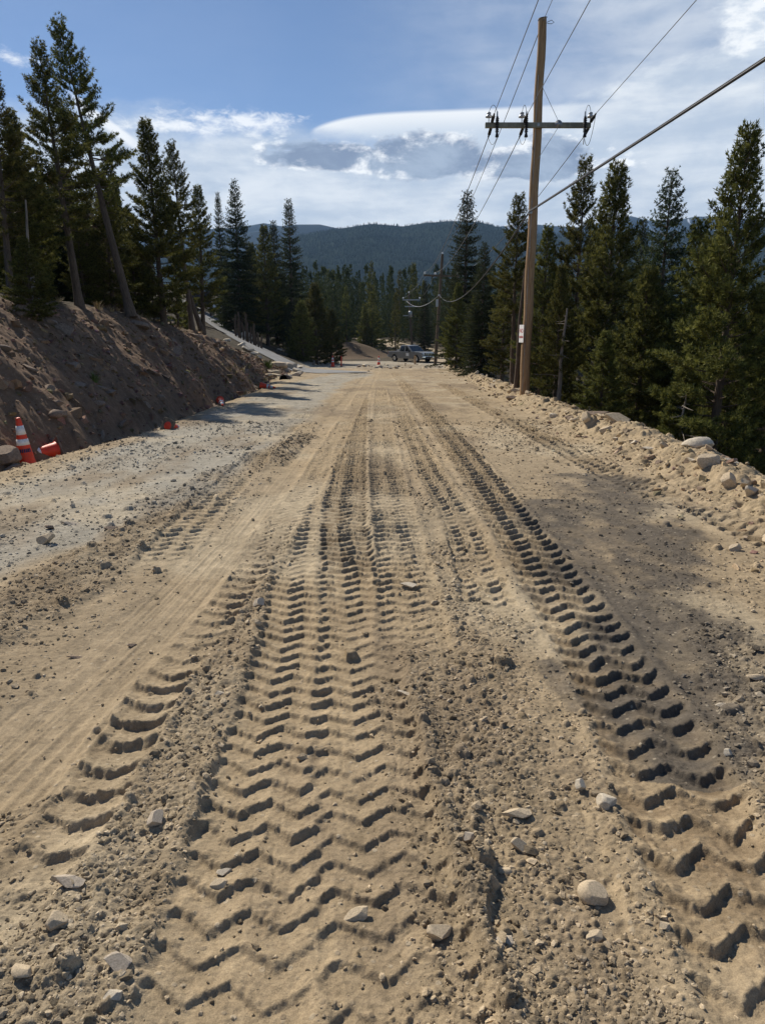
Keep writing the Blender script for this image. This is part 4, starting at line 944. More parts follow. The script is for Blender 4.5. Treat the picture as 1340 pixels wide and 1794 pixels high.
# loose gravel lying on the worked dirt
def gravel():
    rs = np.random.RandomState(9); n = 330000
    y = 1.0 + 13 * rs.uniform(0, 1, n) ** 1.9; x = rs.uniform(-1, 1, n) * (.60 * y + .55)
    ok = (xl(y) - x < .5) & (x - xr(y) < 1.0); x, y = x[ok], y[ok]
    z, colr, rg = ground(x, y, np.full(len(x), .02))
    keep = rs.uniform(0, 1, len(x)) < np.clip(rg * 1.5 - .22, .025, 1) * .50
    x, y, z, colr = x[keep], y[keep], z[keep], colr[keep]; n = len(x)
    s = .0037 * (1 + y * .15) * np.exp(rs.normal(0, .50, n)); s = np.minimum(s, .022 + .002 * y)
    g = (1 + 5 ** .5) / 2
    iv = np.array([(-1, g, 0), (1, g, 0), (-1, -g, 0), (1, -g, 0), (0, -1, g), (0, 1, g), (0, -1, -g), (0, 1, -g), (g, 0, -1), (g, 0, 1), (-g, 0, -1), (-g, 0, 1)]) / 1.9
    fi = np.array([(0, 11, 5), (0, 5, 1), (0, 1, 7), (0, 7, 10), (0, 10, 11), (1, 5, 9), (5, 11, 4), (11, 10, 2), (10, 7, 6), (7, 1, 8), (3, 9, 4), (3, 4, 2), (3, 2, 6), (3, 6, 8), (3, 8, 9), (4, 9, 5), (2, 4, 11), (6, 2, 10), (8, 6, 7), (9, 8, 1)])
    v = iv[None] * rs.uniform(.5, 1.35, (n, 12, 1)); an = rs.uniform(0, 6.28, n); ca, sa = np.cos(an)[:, None], np.sin(an)[:, None]
    v = v * np.stack([np.ones(n), rs.uniform(.55, 1, n), rs.uniform(.45, .85, n)], 1)[:, None] * s[:, None, None]
    v = np.stack([v[..., 0] * ca - v[..., 1] * sa, v[..., 0] * sa + v[..., 1] * ca, v[..., 2]], -1) + np.stack([x, y, z + s * .25], 1)[:, None]
    tint = rs.uniform(.55, 1.7, (n, 1)); hue = rs.uniform(0, 1, (n, 1)); cc = np.clip(colr * .9 * tint + np.array([.08, .07, .055]) * hue * tint, .02, .6)
    o = mesh_np('gravel', v.reshape(-1, 3), (fi[None] + 12 * np.arange(n)[:, None, None]).reshape(-1, 3), M_DIRT, smooth=False, attrs={'col': np.repeat(cc, 12, 0)})
    tag(o, 'loose gravel and clods scattered over the churned dirt road', 'gravel', kind='stuff'); print('GRAVEL', n)
gravel()

def rubble(name, n, zone, smin, sig, label, seed, colr):
    rs = np.random.RandomState(seed); y = 3.2 + 44 * rs.uniform(0, 1, n) ** 1.7
    if zone == 'berm': x = xr(y) + rs.normal(.55, .42, n)
    else: x = xl(y) - .35 - (np.maximum(ztop(y) - zr(y), .2) / .8 + .2) * rs.uniform(0, 1, n) ** 1.15
    z = gzv(x, y); s = np.minimum(smin * (1 + y * .02) * np.exp(rs.normal(0, sig, n)), .13)
    cube = np.array([(-1, -1, -1), (1, -1, -1), (1, 1, -1), (-1, 1, -1), (-1, -1, 1), (1, -1, 1), (1, 1, 1), (-1, 1, 1), (0, 0, 1.25), (1.2, 0, 0)]) * .62
    fi = np.array([(0, 2, 1), (0, 3, 2), (0, 1, 5), (0, 5, 4), (2, 3, 7), (2, 7, 6), (3, 0, 4), (3, 4, 7), (4, 5, 8), (5, 6, 8), (6, 7, 8), (7, 4, 8), (1, 2, 9), (2, 6, 9), (6, 5, 9), (5, 1, 9)])
    v = cube[None] + rs.uniform(-.32, .32, (n, 10, 3)); v = v * np.stack([rs.uniform(.8, 1.5, n), rs.uniform(.6, 1.1, n), rs.uniform(.4, .9, n)], 1)[:, None] * s[:, None, None]
    an = rs.uniform(0, 6.28, n)[:, None]; tl = rs.uniform(-.7, .7, n)[:, None]; ca, sa, ct, st = np.cos(an), np.sin(an), np.cos(tl), np.sin(tl)
    X = v[..., 0] * ct - v[..., 2] * st; Z = v[..., 0] * st + v[..., 2] * ct; Y = v[..., 1]
    v = np.stack([X * ca - Y * sa, X * sa + Y * ca, Z], -1) + np.stack([x, y, z + s * .12], 1)[:, None]
    cc = np.clip(np.array(colr)[None] * rs.uniform(.6, 1.45, (n, 1)) + rs.normal(0, .012, (n, 3)), .02, .7)
    o = mesh_np(name, v.reshape(-1, 3), (fi[None] + 10 * np.arange(n)[:, None, None]).reshape(-1, 3), M_DIRT, smooth=False, attrs={'col': np.repeat(cc, 10, 0)})
    tag(o, label, 'rubble', kind='stuff')
rubble('rubble', 2000, 'berm', .014, .62, 'small broken stone mixed through the loose berm right of the road', 61, (.36, .28, .18))
rubble('rubble', 6500, 'bank', .021, .62, 'small brown broken stone covering the cut bank left of the road', 62, (.185, .125, .085))

# ------------------------------------------------------------------ utility poles and lines
M_ARM = wood_mat('crossarm_wood', (.16, .16, .13), (.30, .30, .25), 3.0, 3.0, .3)
M_DARK = mat('dark_polymer', (.020, .020, .022), .5, 0, .2, 20)
M_PORC = mat('grey_porcelain', (.42, .43, .44), .3, 0, .08, 10, 0, .5)
M_WHITEP = mat('white_glaze', (.75, .76, .76), .3, 0, .05, 10, 0, .5)
M_STEEL = mat('galvanised_steel', (.36, .37, .38), .45, .6, .15, 12)
M_WIRE = mat('aluminium_wire', (.22, .22, .225), .5, .5, .1, 3)
M_CABLE = mat('black_cable', (.022, .022, .024), .5, 0, .2, 3, 0, .4)
PX, PY = 3.885, 19.5
def sag(a, b, s, n=24):
    a, b = Vector(a), Vector(b); return [a.lerp(b, i / n) - Vector((0, 0, 4 * s * (i / n) * (1 - i / n))) for i in range(n + 1)]
def wire(a, b, s, r, label, group=None, m=None, name='power_line', cat='power line'):
    o = MB().tube(sag(a, b, s), r, 6).build(name, m or M_WIRE); return tag(o, label, cat, group)
base0 = float(base_z(PX, PY)) - .5; topz = 8.97
pole = empty('utility_pole', (PX, PY, base0), 0, 'tall brown wooden utility pole with a crossarm, standing in the berm on the right', 'utility pole')
def loc(p): return (p[0] - PX, p[1] - PY, p[2] - base0)
n = 22; MB().tube([(.012 * math.sin(i * 1.3), .01 * math.cos(i * 1.7), (topz - base0) * i / n) for i in range(n + 1)], [.136 - .036 * i / n for i in range(n + 1)], 20).build('shaft', M_POLE, pole)
MB().tube([(-.075 + .0013 * i, -.118 + .0018 * i, .6 + .55 * i) for i in range(15)], .005, 5).build('ground_wire', M_STEEL, pole)
for zz in (1.6, 2.9, 4.3, 5.4, 7.2): MB().box((-.068 + .001 * zz, -.118 + .002 * zz, zz), (.03, .012, .012)).build('staple', M_STEEL, pole)
armz = 6.58; AY = PY - .165
MB().box(loc((3.865, AY, armz)), (2.62, .095, .118)).build('crossarm', M_ARM, pole, .008)
b = MB(); b.tube([loc((3.865, AY - .07, armz)), loc((3.865, PY + .18, armz))], .014, 8); b.tube([loc((3.865, AY - .065, armz)), loc((3.865, AY - .05, armz))], .035, 8); b.build('bolt', M_STEEL, pole)
MB().lathe(loc((4.36, AY - .075, armz + .01)), (0, -1, 0), [(0, .09), (.012, .092), (.014, .03), (.03, .028), (.032, .0)], 20).build('washer_plate', M_STEEL, pole)
for (pa, pb) in (((PX + .06, PY - .1, 7.45), (4.36, AY - .08, armz + .06)), ((4.36, AY - .08, armz - .06), (PX + .03, PY - .12, 5.82))): MB().tube([loc(pa), loc(pb)], .006, 5).build('brace_wire', M_STEEL, pole)
dirb = Vector((-.045, -1, .0)); L2 = {}
spots = [2.66, 3.46, 5.10]           # phase positions along the arm
Y2 = 66.0; P2b, P2t = PD(762, 638, Y2), PD(775, 445, Y2)
arm2 = [PD(744, 479, Y2), PD(762, 480, Y2), PD(801, 481, Y2)]
for k, ax in enumerate(spots):
    # pin insulator (bell) on top of the arm
    ix = ax + (-.02, -.0, .06)[k]
    pin = MB().lathe(loc((ix, AY, armz + .059)), (0, 0, 1), [(0, .011), (.12, .011), (.121, .085), (.135, .088), (.165, .055), (.20, .040), (.205, .052), (.225, .05), (.235, .03), (.245, .0)], 16).build('insulator', M_PORC, pole)
    # polymer strain insulators: towards the viewer and away down the line
    for sgn, far in ((1, False), (-1, True)):
        d = (dirb + Vector((0, 0, .10))).normalized() if not far else (arm2[k] - Vector((ax, AY, armz))).normalized() + Vector((0, 0, -.18)); d.normalize()
        o = Vector((ax + .05, AY + (-.06 if not far else .06), armz + (.05 if not far else -.03)))
        prof = [(0, .012), (.06, .012)]
        for j in range(6): prof += [(.07 + .055 * j, .018), (.08 + .055 * j, .042), (.092 + .055 * j, .040), (.10 + .055 * j, .018)]
        prof += [(.41, .014), (.47, .022), (.52, .022), (.55, .008)]
        MB().lathe(loc(o), d, prof, 10).build('strain_insulator', M_DARK, pole); L2[(k, far)] = o + d * .55
    # fused cutout hanging in front of the arm
    cx = ax + (.17, .09, -.10)[k]; a = MB()
    prof = [(0, .03), (.03, .032)]
    for j in range(8): prof += [(.04 + .042 * j, .022), (.048 + .042 * j, .048), (.058 + .042 * j, .046), (.066 + .042 * j, .022)]
    prof += [(.39, .03), (.45, .045), (.47, .045), (.475, 0)]
    a.lathe(loc((cx, AY - .13, armz + .16)), (.0, -.1, -1), prof, 10); a.build('arrester', M_DARK, pole)
    MB().box(loc((cx, AY - .09, armz + .08)), (.05, .10, .24), taper=.7).box(loc((cx, AY - .10, armz + .22)), (.03, .05, .12)).build('bracket', M_STEEL, pole)
    j = MB(); e1, e2 = L2[(k, False)], L2[(k, True)]
    top_ = Vector((ix, AY, armz + .30)); bot = Vector((cx, AY - .16, armz - .32))
    def arc(p, q_, dip): return [loc(p.lerp(q_, i / 12) + Vector((0, 0, dip * 4 * (i / 12) * (1 - i / 12)))) for i in range(13)]
    j.tube(arc(Vector((cx, AY - .1, armz + .26)), top_, .16), .006, 5); j.tube(arc(bot, e2, -.16), .006, 5)
    if k == 2: j.tube(arc(bot, e1, -.40), .006, 5)
    else: j.tube(arc(top_, e1, -.10), .006, 5)
    j.build('jumper_wire', M_DARK, pole)
t = MB(); t.tube([loc((PX + .105 * math.cos(a * .5), PY + .105 * math.sin(a * .5), topz - .10 + .01 * a)) for a in range(14)], .008, 5); t.tube([loc((PX + .1, PY - .05, topz - .1)), loc((PX + .2, PY - .1, topz - .07)), loc((PX + .26, PY - .1, topz - .12)), loc((PX + .2, PY - .1, topz - .15)), loc((PX + .11, PY - .06, topz - .13))], .007, 5); t.build('tie_wire', M_DARK, pole)
c_at = PD(927, 371, PY - .16)
MB().box(loc((c_at.x + .03, c_at.y + .05, c_at.z)), (.09, .12, .10)).build('cable_clamp', M_STEEL, pole, .01)
# sign nailed to the side of the pole
sg = empty('sign', (PX - .155, PY - .02, 3.02 - .23 - .02), 0, 'small white sign with red lettering on the left side of the near utility pole', 'sign')
sg.location.z = PD(912, 600, PY).z; sg.rotation_euler = (0, 0, R(-77))
MB().box((0, 0, .23), (.29, .004, .46)).build('panel', mat('sign_white', (.80, .80, .80), .4, 0, .06, 8), sg, .001)
def text(body, size, x, z, m, parent, name, y=-.004, ext=.0008, sx=1.0):
    cu = bpy.data.curves.new(name, 'FONT'); cu.body = body; cu.size = size; cu.align_x = 'CENTER'; cu.align_y = 'CENTER'; cu.extrude = ext
    tmp = bpy.data.objects.new('tmp', cu); COL.objects.link(tmp); dg = bpy.context.evaluated_depsgraph_get(); me = bpy.data.meshes.new_from_object(tmp.evaluated_get(dg)); bpy.data.objects.remove(tmp)
    me.materials.clear(); me.materials.append(m); o = bpy.data.objects.new(name, me); COL.objects.link(o); o.parent = parent; o.location = (x, y, z); o.rotation_euler = (R(90), 0, 0); o.scale = (sx, 1, 1); return o
M_SRED = mat('sign_red', (.50, .03, .03), .5, 0, .1, 8)
text('NO', .15, 0, .30, M_SRED, sg, 'lettering'); text('PARKING', .085, 0, .14, M_SRED, sg, 'lettering', sx=.72)
MB().lathe((0, -.002, .43), (0, -1, 0), [(0, .008), (.004, .007), (.005, 0)], 8).build('nail', M_STEEL, sg)
# second pole
def plain_pole(b, tp_, r0, r1, label, m):
    e = empty('utility_pole', (b.x, b.y, b.z - .3), 0, label, 'utility pole')
    d = tp_ - Vector((b.x, b.y, b.z - .3)); MB().tube([d * (i / 10) for i in range(11)], [r0 + (r1 - r0) * i / 10 for i in range(11)], 14).build('shaft', m, e)
    return e, Vector((b.x, b.y, b.z - .3))
e2, o2 = plain_pole(P2b, P2t, .16, .11, 'thin dark utility pole with one crossarm, second from the viewer, beside the pickup truck', M_OLDPOLE)
la, lb = PD(742, 482.5, Y2) - o2, PD(804, 484.5, Y2) - o2; mid = (la + lb) / 2; mid.y -= .16
MB().box(mid, ((lb - la).length, .11, .15), rot=Matrix.Rotation(math.atan2(-(lb.z - la.z), lb.x - la.x), 3, 'Y')).build('crossarm', M_OLDPOLE, e2)
for p in arm2 + [P2t + Vector((0, 0, .02))]:
    MB().lathe(p - o2 + Vector((0, -.16 if p.z < 7.5 else 0, -.10)), (0, 0, 1), [(0, .03), (.05, .03), (.06, .10), (.12, .09), (.17, .06), (.22, .06), (.25, 0)], 12).build('insulator', M_WHITEP, e2)
tel2 = PD(769, 517, Y2 - .2); MB().box(tel2 - o2, (.16, .2, .14)).build('cable_clamp', M_STEEL, e2)
bx = PD(765.5, 531, Y2 - .3); MB().box(bx - o2, (.2, .2, .62)).build('junction_box', M_STEEL, e2, .02)
# third pole
Y3 = 105.0; b3, t3 = PD(722.5, 612, Y3), PD(716, 514, Y3)
e3, o3 = plain_pole(b3, t3, .17, .12, 'farthest utility pole with several short arms, rising behind the truck', M_OLDPOLE)
for (xa, xb, yy) in ((705, 736, 525.5), (709, 731, 537), (706, 720, 553)):
    A, B = PD(xa, yy, Y3) - o3, PD(xb, yy, Y3) - o3; A.y = B.y = -.2; MB().box((A + B) / 2, ((B - A).length, .12, .13)).build('crossarm', M_STEEL, e3)
ins3 = [PD(706, 523, Y3), PD(716, 513, Y3), PD(735, 523, Y3)]
for p in ins3: MB().lathe(p - o3 + Vector((0, -.2, -.05)), (0, 0, 1), [(0, .04), (.06, .12), (.16, .10), (.22, .06), (.24, 0)], 10).build('insulator', M_WHITEP, e3)
MB().lathe(PD(718.5, 556, Y3 - .4) - o3, (0, 0, 1), [(0, 0), (.01, .26), (.75, .26), (.85, .2), (.9, 0)], 14).build('transformer', M_STEEL, e3)
MB().box(PD(726, 606, Y3 - .25) - o3, (.35, .03, .5)).build('marker_plate', M_WHITEP, e3)
# conductors
def back(p, k=45.0, vx=-.045, dz=0.0): return Vector((p.x + vx * k, p.y - k, p.z + dz))
for k, nm in enumerate(('leftmost bare power line running overhead from the near pole towards the viewer', 'middle bare power line crossing in front of the near pole towards the viewer', 'bare power line leaving the right end of the crossarm towards the viewer')):
    wire(L2[(k, False)], back(L2[(k, False)]), .25, .0075, nm, 'overhead power lines')
ptop = Vector((PX, PY - .12, topz - .08))
wire(ptop, back(ptop), .2, .007, 'bare power line leaving the very top of the near pole towards the viewer', 'overhead power lines')
for k, nm in enumerate(('leftmost power line between the crossarms of the near and second poles', 'middle power line between the crossarms of the near and second poles', 'rightmost power line between the crossarms of the near and second poles')):
    wire(L2[(k, True)], arm2[k] + Vector((0, -.16, .12)), .75, .011, nm, 'power lines between near and second pole')
wire(ptop, P2t + Vector((0, 0, .12)), .7, .011, 'power line joining the tops of the near and second poles', 'power lines between near and second pole')
for p, q_, nm in zip([arm2[0], P2t, arm2[1]], ins3, ('leftmost power line descending from the second pole to the farthest pole', 'power line from the top of the second pole to the farthest pole', 'rightmost power line descending from the second pole to the farthest pole')):
    wire(p + Vector((0, 0, .1)), q_ + Vector((0, -.2, .1)), .5, .014, nm, 'power lines between second and farthest pole')
cb = Vector((c_at.x + .058 * 40, c_at.y - 40, c_at.z + .55))
ccb = MB(); pts = sag(c_at, cb, .15, 30); ccb.tube(pts, .019, 8); ccb.tube([p + Vector((.008, 0, .031)) for p in pts], .010, 6); tag(ccb.build('cable', M_CABLE), 'thick black cable slanting up across the right of the sky', 'cable')
wire(c_at, tel2, 1.25, .024, 'thick sagging cable between the near and second poles', None, M_CABLE, 'cable', 'cable')
wire(tel2, PD(712, 527, Y3 - .3), .9, .03, 'cable sagging from the second pole to the farthest pole', None, M_WIRE, 'cable', 'cable')

# ------------------------------------------------------------------ traffic cones
M_OR = mat('cone_orange', (.75, .055, .020), .5, 0, .10, 9, .1, .4, wear=((.42, .15, .075), .6))
M_BAND = mat('cone_band', (.78, .78, .77), .4, 0, .06, 14, 0, .4, wear=((.42, .38, .33), .4))
M_RUB = mat('black_rubber', (.05, .044, .038), .85, 0, .3, 10, .3, .2, wear=((.20, .16, .115), .85))
M_DUSTY = mat('dusty_rubber', (.17, .14, .105), .9, 0, .3, 10, .3, .2, wear=((.07, .06, .05), .7))
M_INK = mat('stencil_ink', (.035, .035, .09), .7, 0, .3, 40)
def cone(loc_, label, H=.71, rot=None, rz=0.0, base=True, mark=None, group='orange traffic cones', white_body=False):
    e = empty('traffic_cone', loc_, rz, label, 'traffic cone', group); r0, r1 = .128 * H / .71, .030 * H / .71
    rr = lambda t: r0 + (r1 - r0) * t
    z = lambda t: .03 + (H - .03) * t
    body = MB(); body.lathe((0, 0, 0), (0, 0, 1), [(.0, rr(0) - .012), (z(0), rr(0) + .012), (z(.03), rr(.03))] + [(z(t / 10), rr(t / 10)) for t in range(1, 10)] + [(z(.985), rr(.985)), (z(1), rr(1) - .008), (z(.99), rr(1) - .014), (z(.4), rr(.4) - .012), (z(0), rr(0) - .014)], 24); body.build('body', M_OR, e)
    for a, b in ((.64, .83), (.42, .55)):
        MB().lathe((0, 0, 0), (0, 0, 1), [(z(a), rr(a) - .002), (z(a) + .001, rr(a) + .003), (z(b) - .001, rr(b) + .003), (z(b), rr(b) - .002)], 24).build('reflective_band', M_BAND, e)
    if base:
        s = .36 * H / .71; bb = MB(); bb.box((0, 0, .012), (s, s, .024), taper=.97)
        for sx in (-1, 1):
            for sy in (-1, 1): bb.box((sx * s * .36, sy * s * .36, -.006), (s * .2, s * .2, .012))
        bb.build('base', M_DUSTY, e, .006)
        MB().lathe((0, 0, 0), (0, 0, 1), [(-.004, .0), (-.004, rr(0) - .02), (.0, rr(0) - .016)], 24).build('underside', M_OR, e)
    if mark == 'tape':
        t = MB()
        for k in range(9):
            a0 = R(-150 + k * 15); pts = []
            for zz in (.27, .345):
                for aa in (a0, a0 + R(11)): rad = rr((zz - .01)) + .004; pts.append((rad * math.cos(aa), rad * math.sin(aa), z(zz)))
            t.add(pts, [(0, 1, 3, 2)])
        t.build('stencil', M_INK, e)
    if mark == 'scrawl':
        t = MB(); C = [(.30 + .05 * math.cos(R(a)), R(-118 + 14 * math.sin(R(a)))) for a in range(50, 320, 20)]
        for path in (C, [(.22, R(-96)), (.34, R(-86))]):
            t.tube([((rr(a) + .003) * math.cos(b), (rr(a) + .003) * math.sin(b), z(a)) for a, b in path], .006, 4)
        t.build('stencil', M_INK, e)
    if rot is not None:
        e.rotation_euler = (rot @ Matrix.Rotation(rz, 4, 'Z')).to_euler()
    return e
p = P(42, 813); cone((p.x, p.y + .1, gz(p.x, p.y + .1) - .02), 'upright orange cone with white bands and dark tape at the foot of the bank', .72, rz=.15, mark='tape').rotation_euler.y = R(-3.5)
Zto = lambda d: Vector((0, 0, 1)).rotation_difference(Vector(d).normalized()).to_matrix().to_4x4()
p = P(104, 798); cone((p.x, p.y, gz(p.x, p.y) + .15), 'fallen orange cone with a black scrawl, lying behind the upright one', .66, rot=Zto((-.66, -.75, -.05)), mark='scrawl', rz=R(-10))
p = P(294, 752); cone((p.x, p.y + .02, gz(p.x, p.y) + .06), 'fallen cone showing its square base and orange hollow to the viewer', .52, rot=Zto((.35, 1, -.30)))
p = P(386, 712); cone((p.x - .1, p.y + .45, gz(p.x, p.y) + .12), 'fallen cone pointing its white banded tip at the viewer', .52, rot=Zto((.38, -1, -.22)), rz=.4)
p = P(456, 684); cone((p.x, p.y, gz(p.x, p.y) + .15), 'fallen cone lying sideways near the culvert, tip to the right', .6, rot=Zto((1, -.15, -.15)))
p = PD(583, 636, 62); cone((p.x, p.y, float(base_z(p.x, p.y))), 'upright far cone with white bands at the mouth of the driveway', .95)
p = PD(663.5, 642, 60); cone((p.x, p.y, float(base_z(p.x, p.y))), 'upright far cone with white bands left of the pickup truck', .92)
p = PD(598, 635, 64); e = empty('delineator_post', (p.x, p.y, float(base_z(p.x, p.y))), 0, 'plain orange tube marker standing next to a far cone', 'delineator')
MB().lathe((0, 0, 0), (0, 0, 1), [(.04, .075), (.06, .07), (.85, .055), (.90, .04), (.91, 0)], 14).build('tube', M_OR, e); MB().lathe((0, 0, 0), (0, 0, 1), [(0, .0), (0, .2), (.05, .18), (.05, 0)], 14).build('base', M_RUB, e)
p = PD(727, 640, 66); e = empty('survey_stake', (p.x, p.y, float(base_z(p.x, p.y))), .2, 'short pale wooden stake in front of the truck wheel', 'stake')
b = MB(); b.box((0, 0, .42), (.20, .05, 1.0), taper=.95); b.build('board', mat('stake_wood', (.42, .28, .16), .85, 0, .2, 9), e)

# ------------------------------------------------------------------ pickup truck
def truck(x, y, z, rz):
    T = empty('pickup_truck', (x, y, z), rz, 'grey pickup truck with an open bed parked across the end of the dirt road', 'pickup truck')
    MP = mat('truck_paint', (.20, .205, .205), .28, 0.0, .10, 3, 0, .4, .35, wear=((.13, .11, .085), .3)); MG = mat('truck_glass', (.018, .022, .026), .06, 0, .1, 2, 0, .8)
    MT = mat('tyre', (.022, .021, .020), .85, 0, .2, 14, .3); MC = mat('chrome', (.62, .63, .64), .18, .9, .05, 4); MK = mat('black_plastic', (.02, .02, .02), .55, 0, .2, 8)
    W = .98
    # lower body in one profile with wheel openings
    def arch(cx, r=.48, n=9): return [(cx + r * math.cos(R(180 - 180 * i / n)), .40 + r * math.sin(R(180 - 180 * i / n))) for i in range(n + 1)]
    prof = [(-2.88, .55), (-2.88, 1.14)] + [(-1.02, 1.17), (1.18, 1.15), (1.5, 1.21), (2.35, 1.15), (2.72, 1.06), (2.80, .92), (2.80, .52)] + arch(1.83)[::-1] + arch(-1.78)[::-1]
    b = MB(); b.prism(prof, -W, W); body = b.build('body', MP, T, .03)
    # bed opening: flat black liner plate laid on top, no hollow beneath
    MB().box((-1.95, 0, 1.168), (1.70, 1.66, .02)).build('bed_liner', MK, T)
    # cab
    cab = MB(); pr = [(-1.02, 1.14), (1.22, 1.14), (.42, 1.80), (.15, 1.88), (-.62, 1.88), (-.88, 1.80)]
    n = len(pr); vs = [(px, -W * (1 - .17 * max(0, (pz - 1.14) / .74)), pz) for px, pz in pr] + [(px, W * (1 - .17 * max(0, (pz - 1.14) / .74)), pz) for px, pz in pr]
    cab.add(vs, [tuple(range(n)), tuple(range(2 * n - 1, n - 1, -1))] + [(i, n + i, n + (i + 1) % n, (i + 1) % n) for i in range(n)]); cab.build('cab', MP, T, .035)
    def yy(zv): return W * (1 - .17 * (zv - 1.14) / .74)
    for sy in (-1, 1):
        for (q0, q1, q2, q3) in (((.02, 1.20), (.92, 1.20), (.30, 1.75), (.02, 1.77)), ((-.86, 1.20), (-.10, 1.20), (-.10, 1.77), (-.72, 1.76))):
            g = MB(); vs = [(px, sy * (yy(pz) + .006), pz) for px, pz in (q0, q1, q2, q3)] + [(px, sy * (yy(pz) - .02), pz) for px, pz in (q0, q1, q2, q3)]
            g.add(vs, [(0, 1, 2, 3), (7, 6, 5, 4), (0, 4, 5, 1), (1, 5, 6, 2), (2, 6, 7, 3), (3, 7, 4, 0)]); g.build('side_window', MG, T)
        for xa, xb in ((-.04, .98), (-.94, -.08)):
            dr = MB(); dr.box(((xa + xb) / 2, sy * (W + .004), .85), (xb - xa - .03, .018, .52)); d = dr.build('door', MP, T, .006)
            MB().box((xa + .14, sy * (W + .03), 1.05), (.18, .035, .04)).build('handle', MC, d)
            if xa > -.1: MB().box(((xa + xb) / 2 - .02, sy * (W + .016), .86), (.46, .006, .32)).build('door_badge', M_WHITEP, d)
        m = MB(); m.box((.92, sy * (W + .16), 1.26), (.12, .22, .26)); m.box((.90, sy * (W + .04), 1.2), (.05, .12, .05)); m.build('mirror', MK, T, .02)
        h = MB(); h.box((2.66, sy * .76, .93), (.22, .36, .20), rot=Matrix.Rotation(sy * .25, 3, 'Z')); h.build('headlight', mat('lamp_glass', (.55, .57, .60), .12, .3, .1, 5, 0, .6), T, .03)
        MB().box((-2.87, sy * .9, .98), (.06, .14, .34)).build('tail_light', mat('lamp_red', (.45, .02, .02), .25), T, .01)
        fb = MB(); fb.lathe((2.83, sy * .72, .60), (1, 0, 0), [(0, .10), (.05, .10), (.06, .08), (.06, 0)], 14); fb.build('fog_lamp', M_WHITEP, T)
        for cx in (1.83, -1.78):
            wz = .40; wh = MB(); o = Vector((cx, sy * (W - .26), wz)); wh.lathe(o, (0, sy, 0), [(0, .22), (.0, .36), (.04, .395), (.20, .395), (.245, .36), (.25, .25), (.23, .24), (.0, .22)], 24)
            w_ = wh.build('wheel', MT, T)
            rm = MB(); rm.lathe(o, (0, sy, 0), [(.20, 0), (.235, .06), (.215, .09), (.205, .19), (.235, .225), (.235, .245), (.18, .245)], 20)
            for k in range(5): a = k * 1.2566; rm.box(o + Vector((math.cos(a) * .14, sy * .225, math.sin(a) * .14)), (.17, .03, .06), rot=Matrix.Rotation(-a, 3, 'Y'))
            rm.build('rim', MC, w_)
    ws = MB(); A = [(1.17, -.86, 1.19), (1.17, .86, 1.19), (.46, .74, 1.775), (.46, -.74, 1.775)]; ws.add([(a + .012, b_, c + .012) for a, b_, c in A] + [(a - .02, b_, c - .02) for a, b_, c in A], [(0, 1, 2, 3), (7, 6, 5, 4), (0, 4, 5, 1), (1, 5, 6, 2), (2, 6, 7, 3), (3, 7, 4, 0)]); ws.build('windshield', MG, T)
    rw = MB(); rw.box((-.975, 0, 1.48), (.03, 1.3, .42), rot=Matrix.Rotation(R(11), 3, 'Y')); rw.build('rear_window', MG, T)
    MB().box((2.80, 0, .93), (.08, 1.12, .30)).build('grille', MK, T, .03); gs = MB()
    for k in range(4): gs.box((2.845, 0, .83 + .065 * k), (.012, 1.04, .014))
    gs.lathe((2.845, 0, .93), (1, 0, 0), [(0, .07), (.014, .06), (.015, 0)], 16); gs.build('grille_bars', MC, T)
    fb = MB(); fb.box((2.84, 0, .62), (.18, 1.98, .22)); fb.build('front_bumper', MC, T, .05); MB().box((2.935, 0, .60), (.02, 1.1, .12)).build('bumper_intake', MK, T)
    MB().box((-2.93, 0, .62), (.14, 1.92, .2)).build('rear_bumper', MC, T, .04)
    tb = MB(); tb.box((-1.28, 0, 1.26), (.42, 1.7, .16)); tb.build('toolbox', mat('toolbox_metal', (.55, .56, .57), .35, .6, .1, 6), T, .015)
    tg = MB(); tg.box((-2.895, 0, .88), (.03, 1.5, .48)); tgo = tg.build('tailgate', MP, T, .01); MB().box((-2.915, 0, 1.0), (.02, .24, .06)).build('handle', MK, tgo)
    ch = MB(); ch.box((0, 0, .48), (5.2, 1.2, .18)); ch.build('chassis', MK, T)
    return T
tx, ty = 3.25, 82.0
truck(tx, ty, float(base_z(tx, ty)), R(-49))
# low ridge of bladed dirt in front of the truck: clods
for i in range(40):
    px = rnd.uniform(640, 800); y = rnd.uniform(48, 62); x = (px - 670) / 1230 * y; s = rnd.uniform(.05, .13); y = 57.6 + rnd.gauss(0, .8) if rnd.random() < .7 else y; x = (px - 670) / 1230 * y
    rock(x, y, s * 1.4, s, s * .7, i, rnd.choice((0, 3, 3)), 'clod of dirt in the low bladed ridge before the pickup truck', 'clods before the truck', z=float(base_z(x, y)), sink=.2, cat='clod', name='dirt_clod')

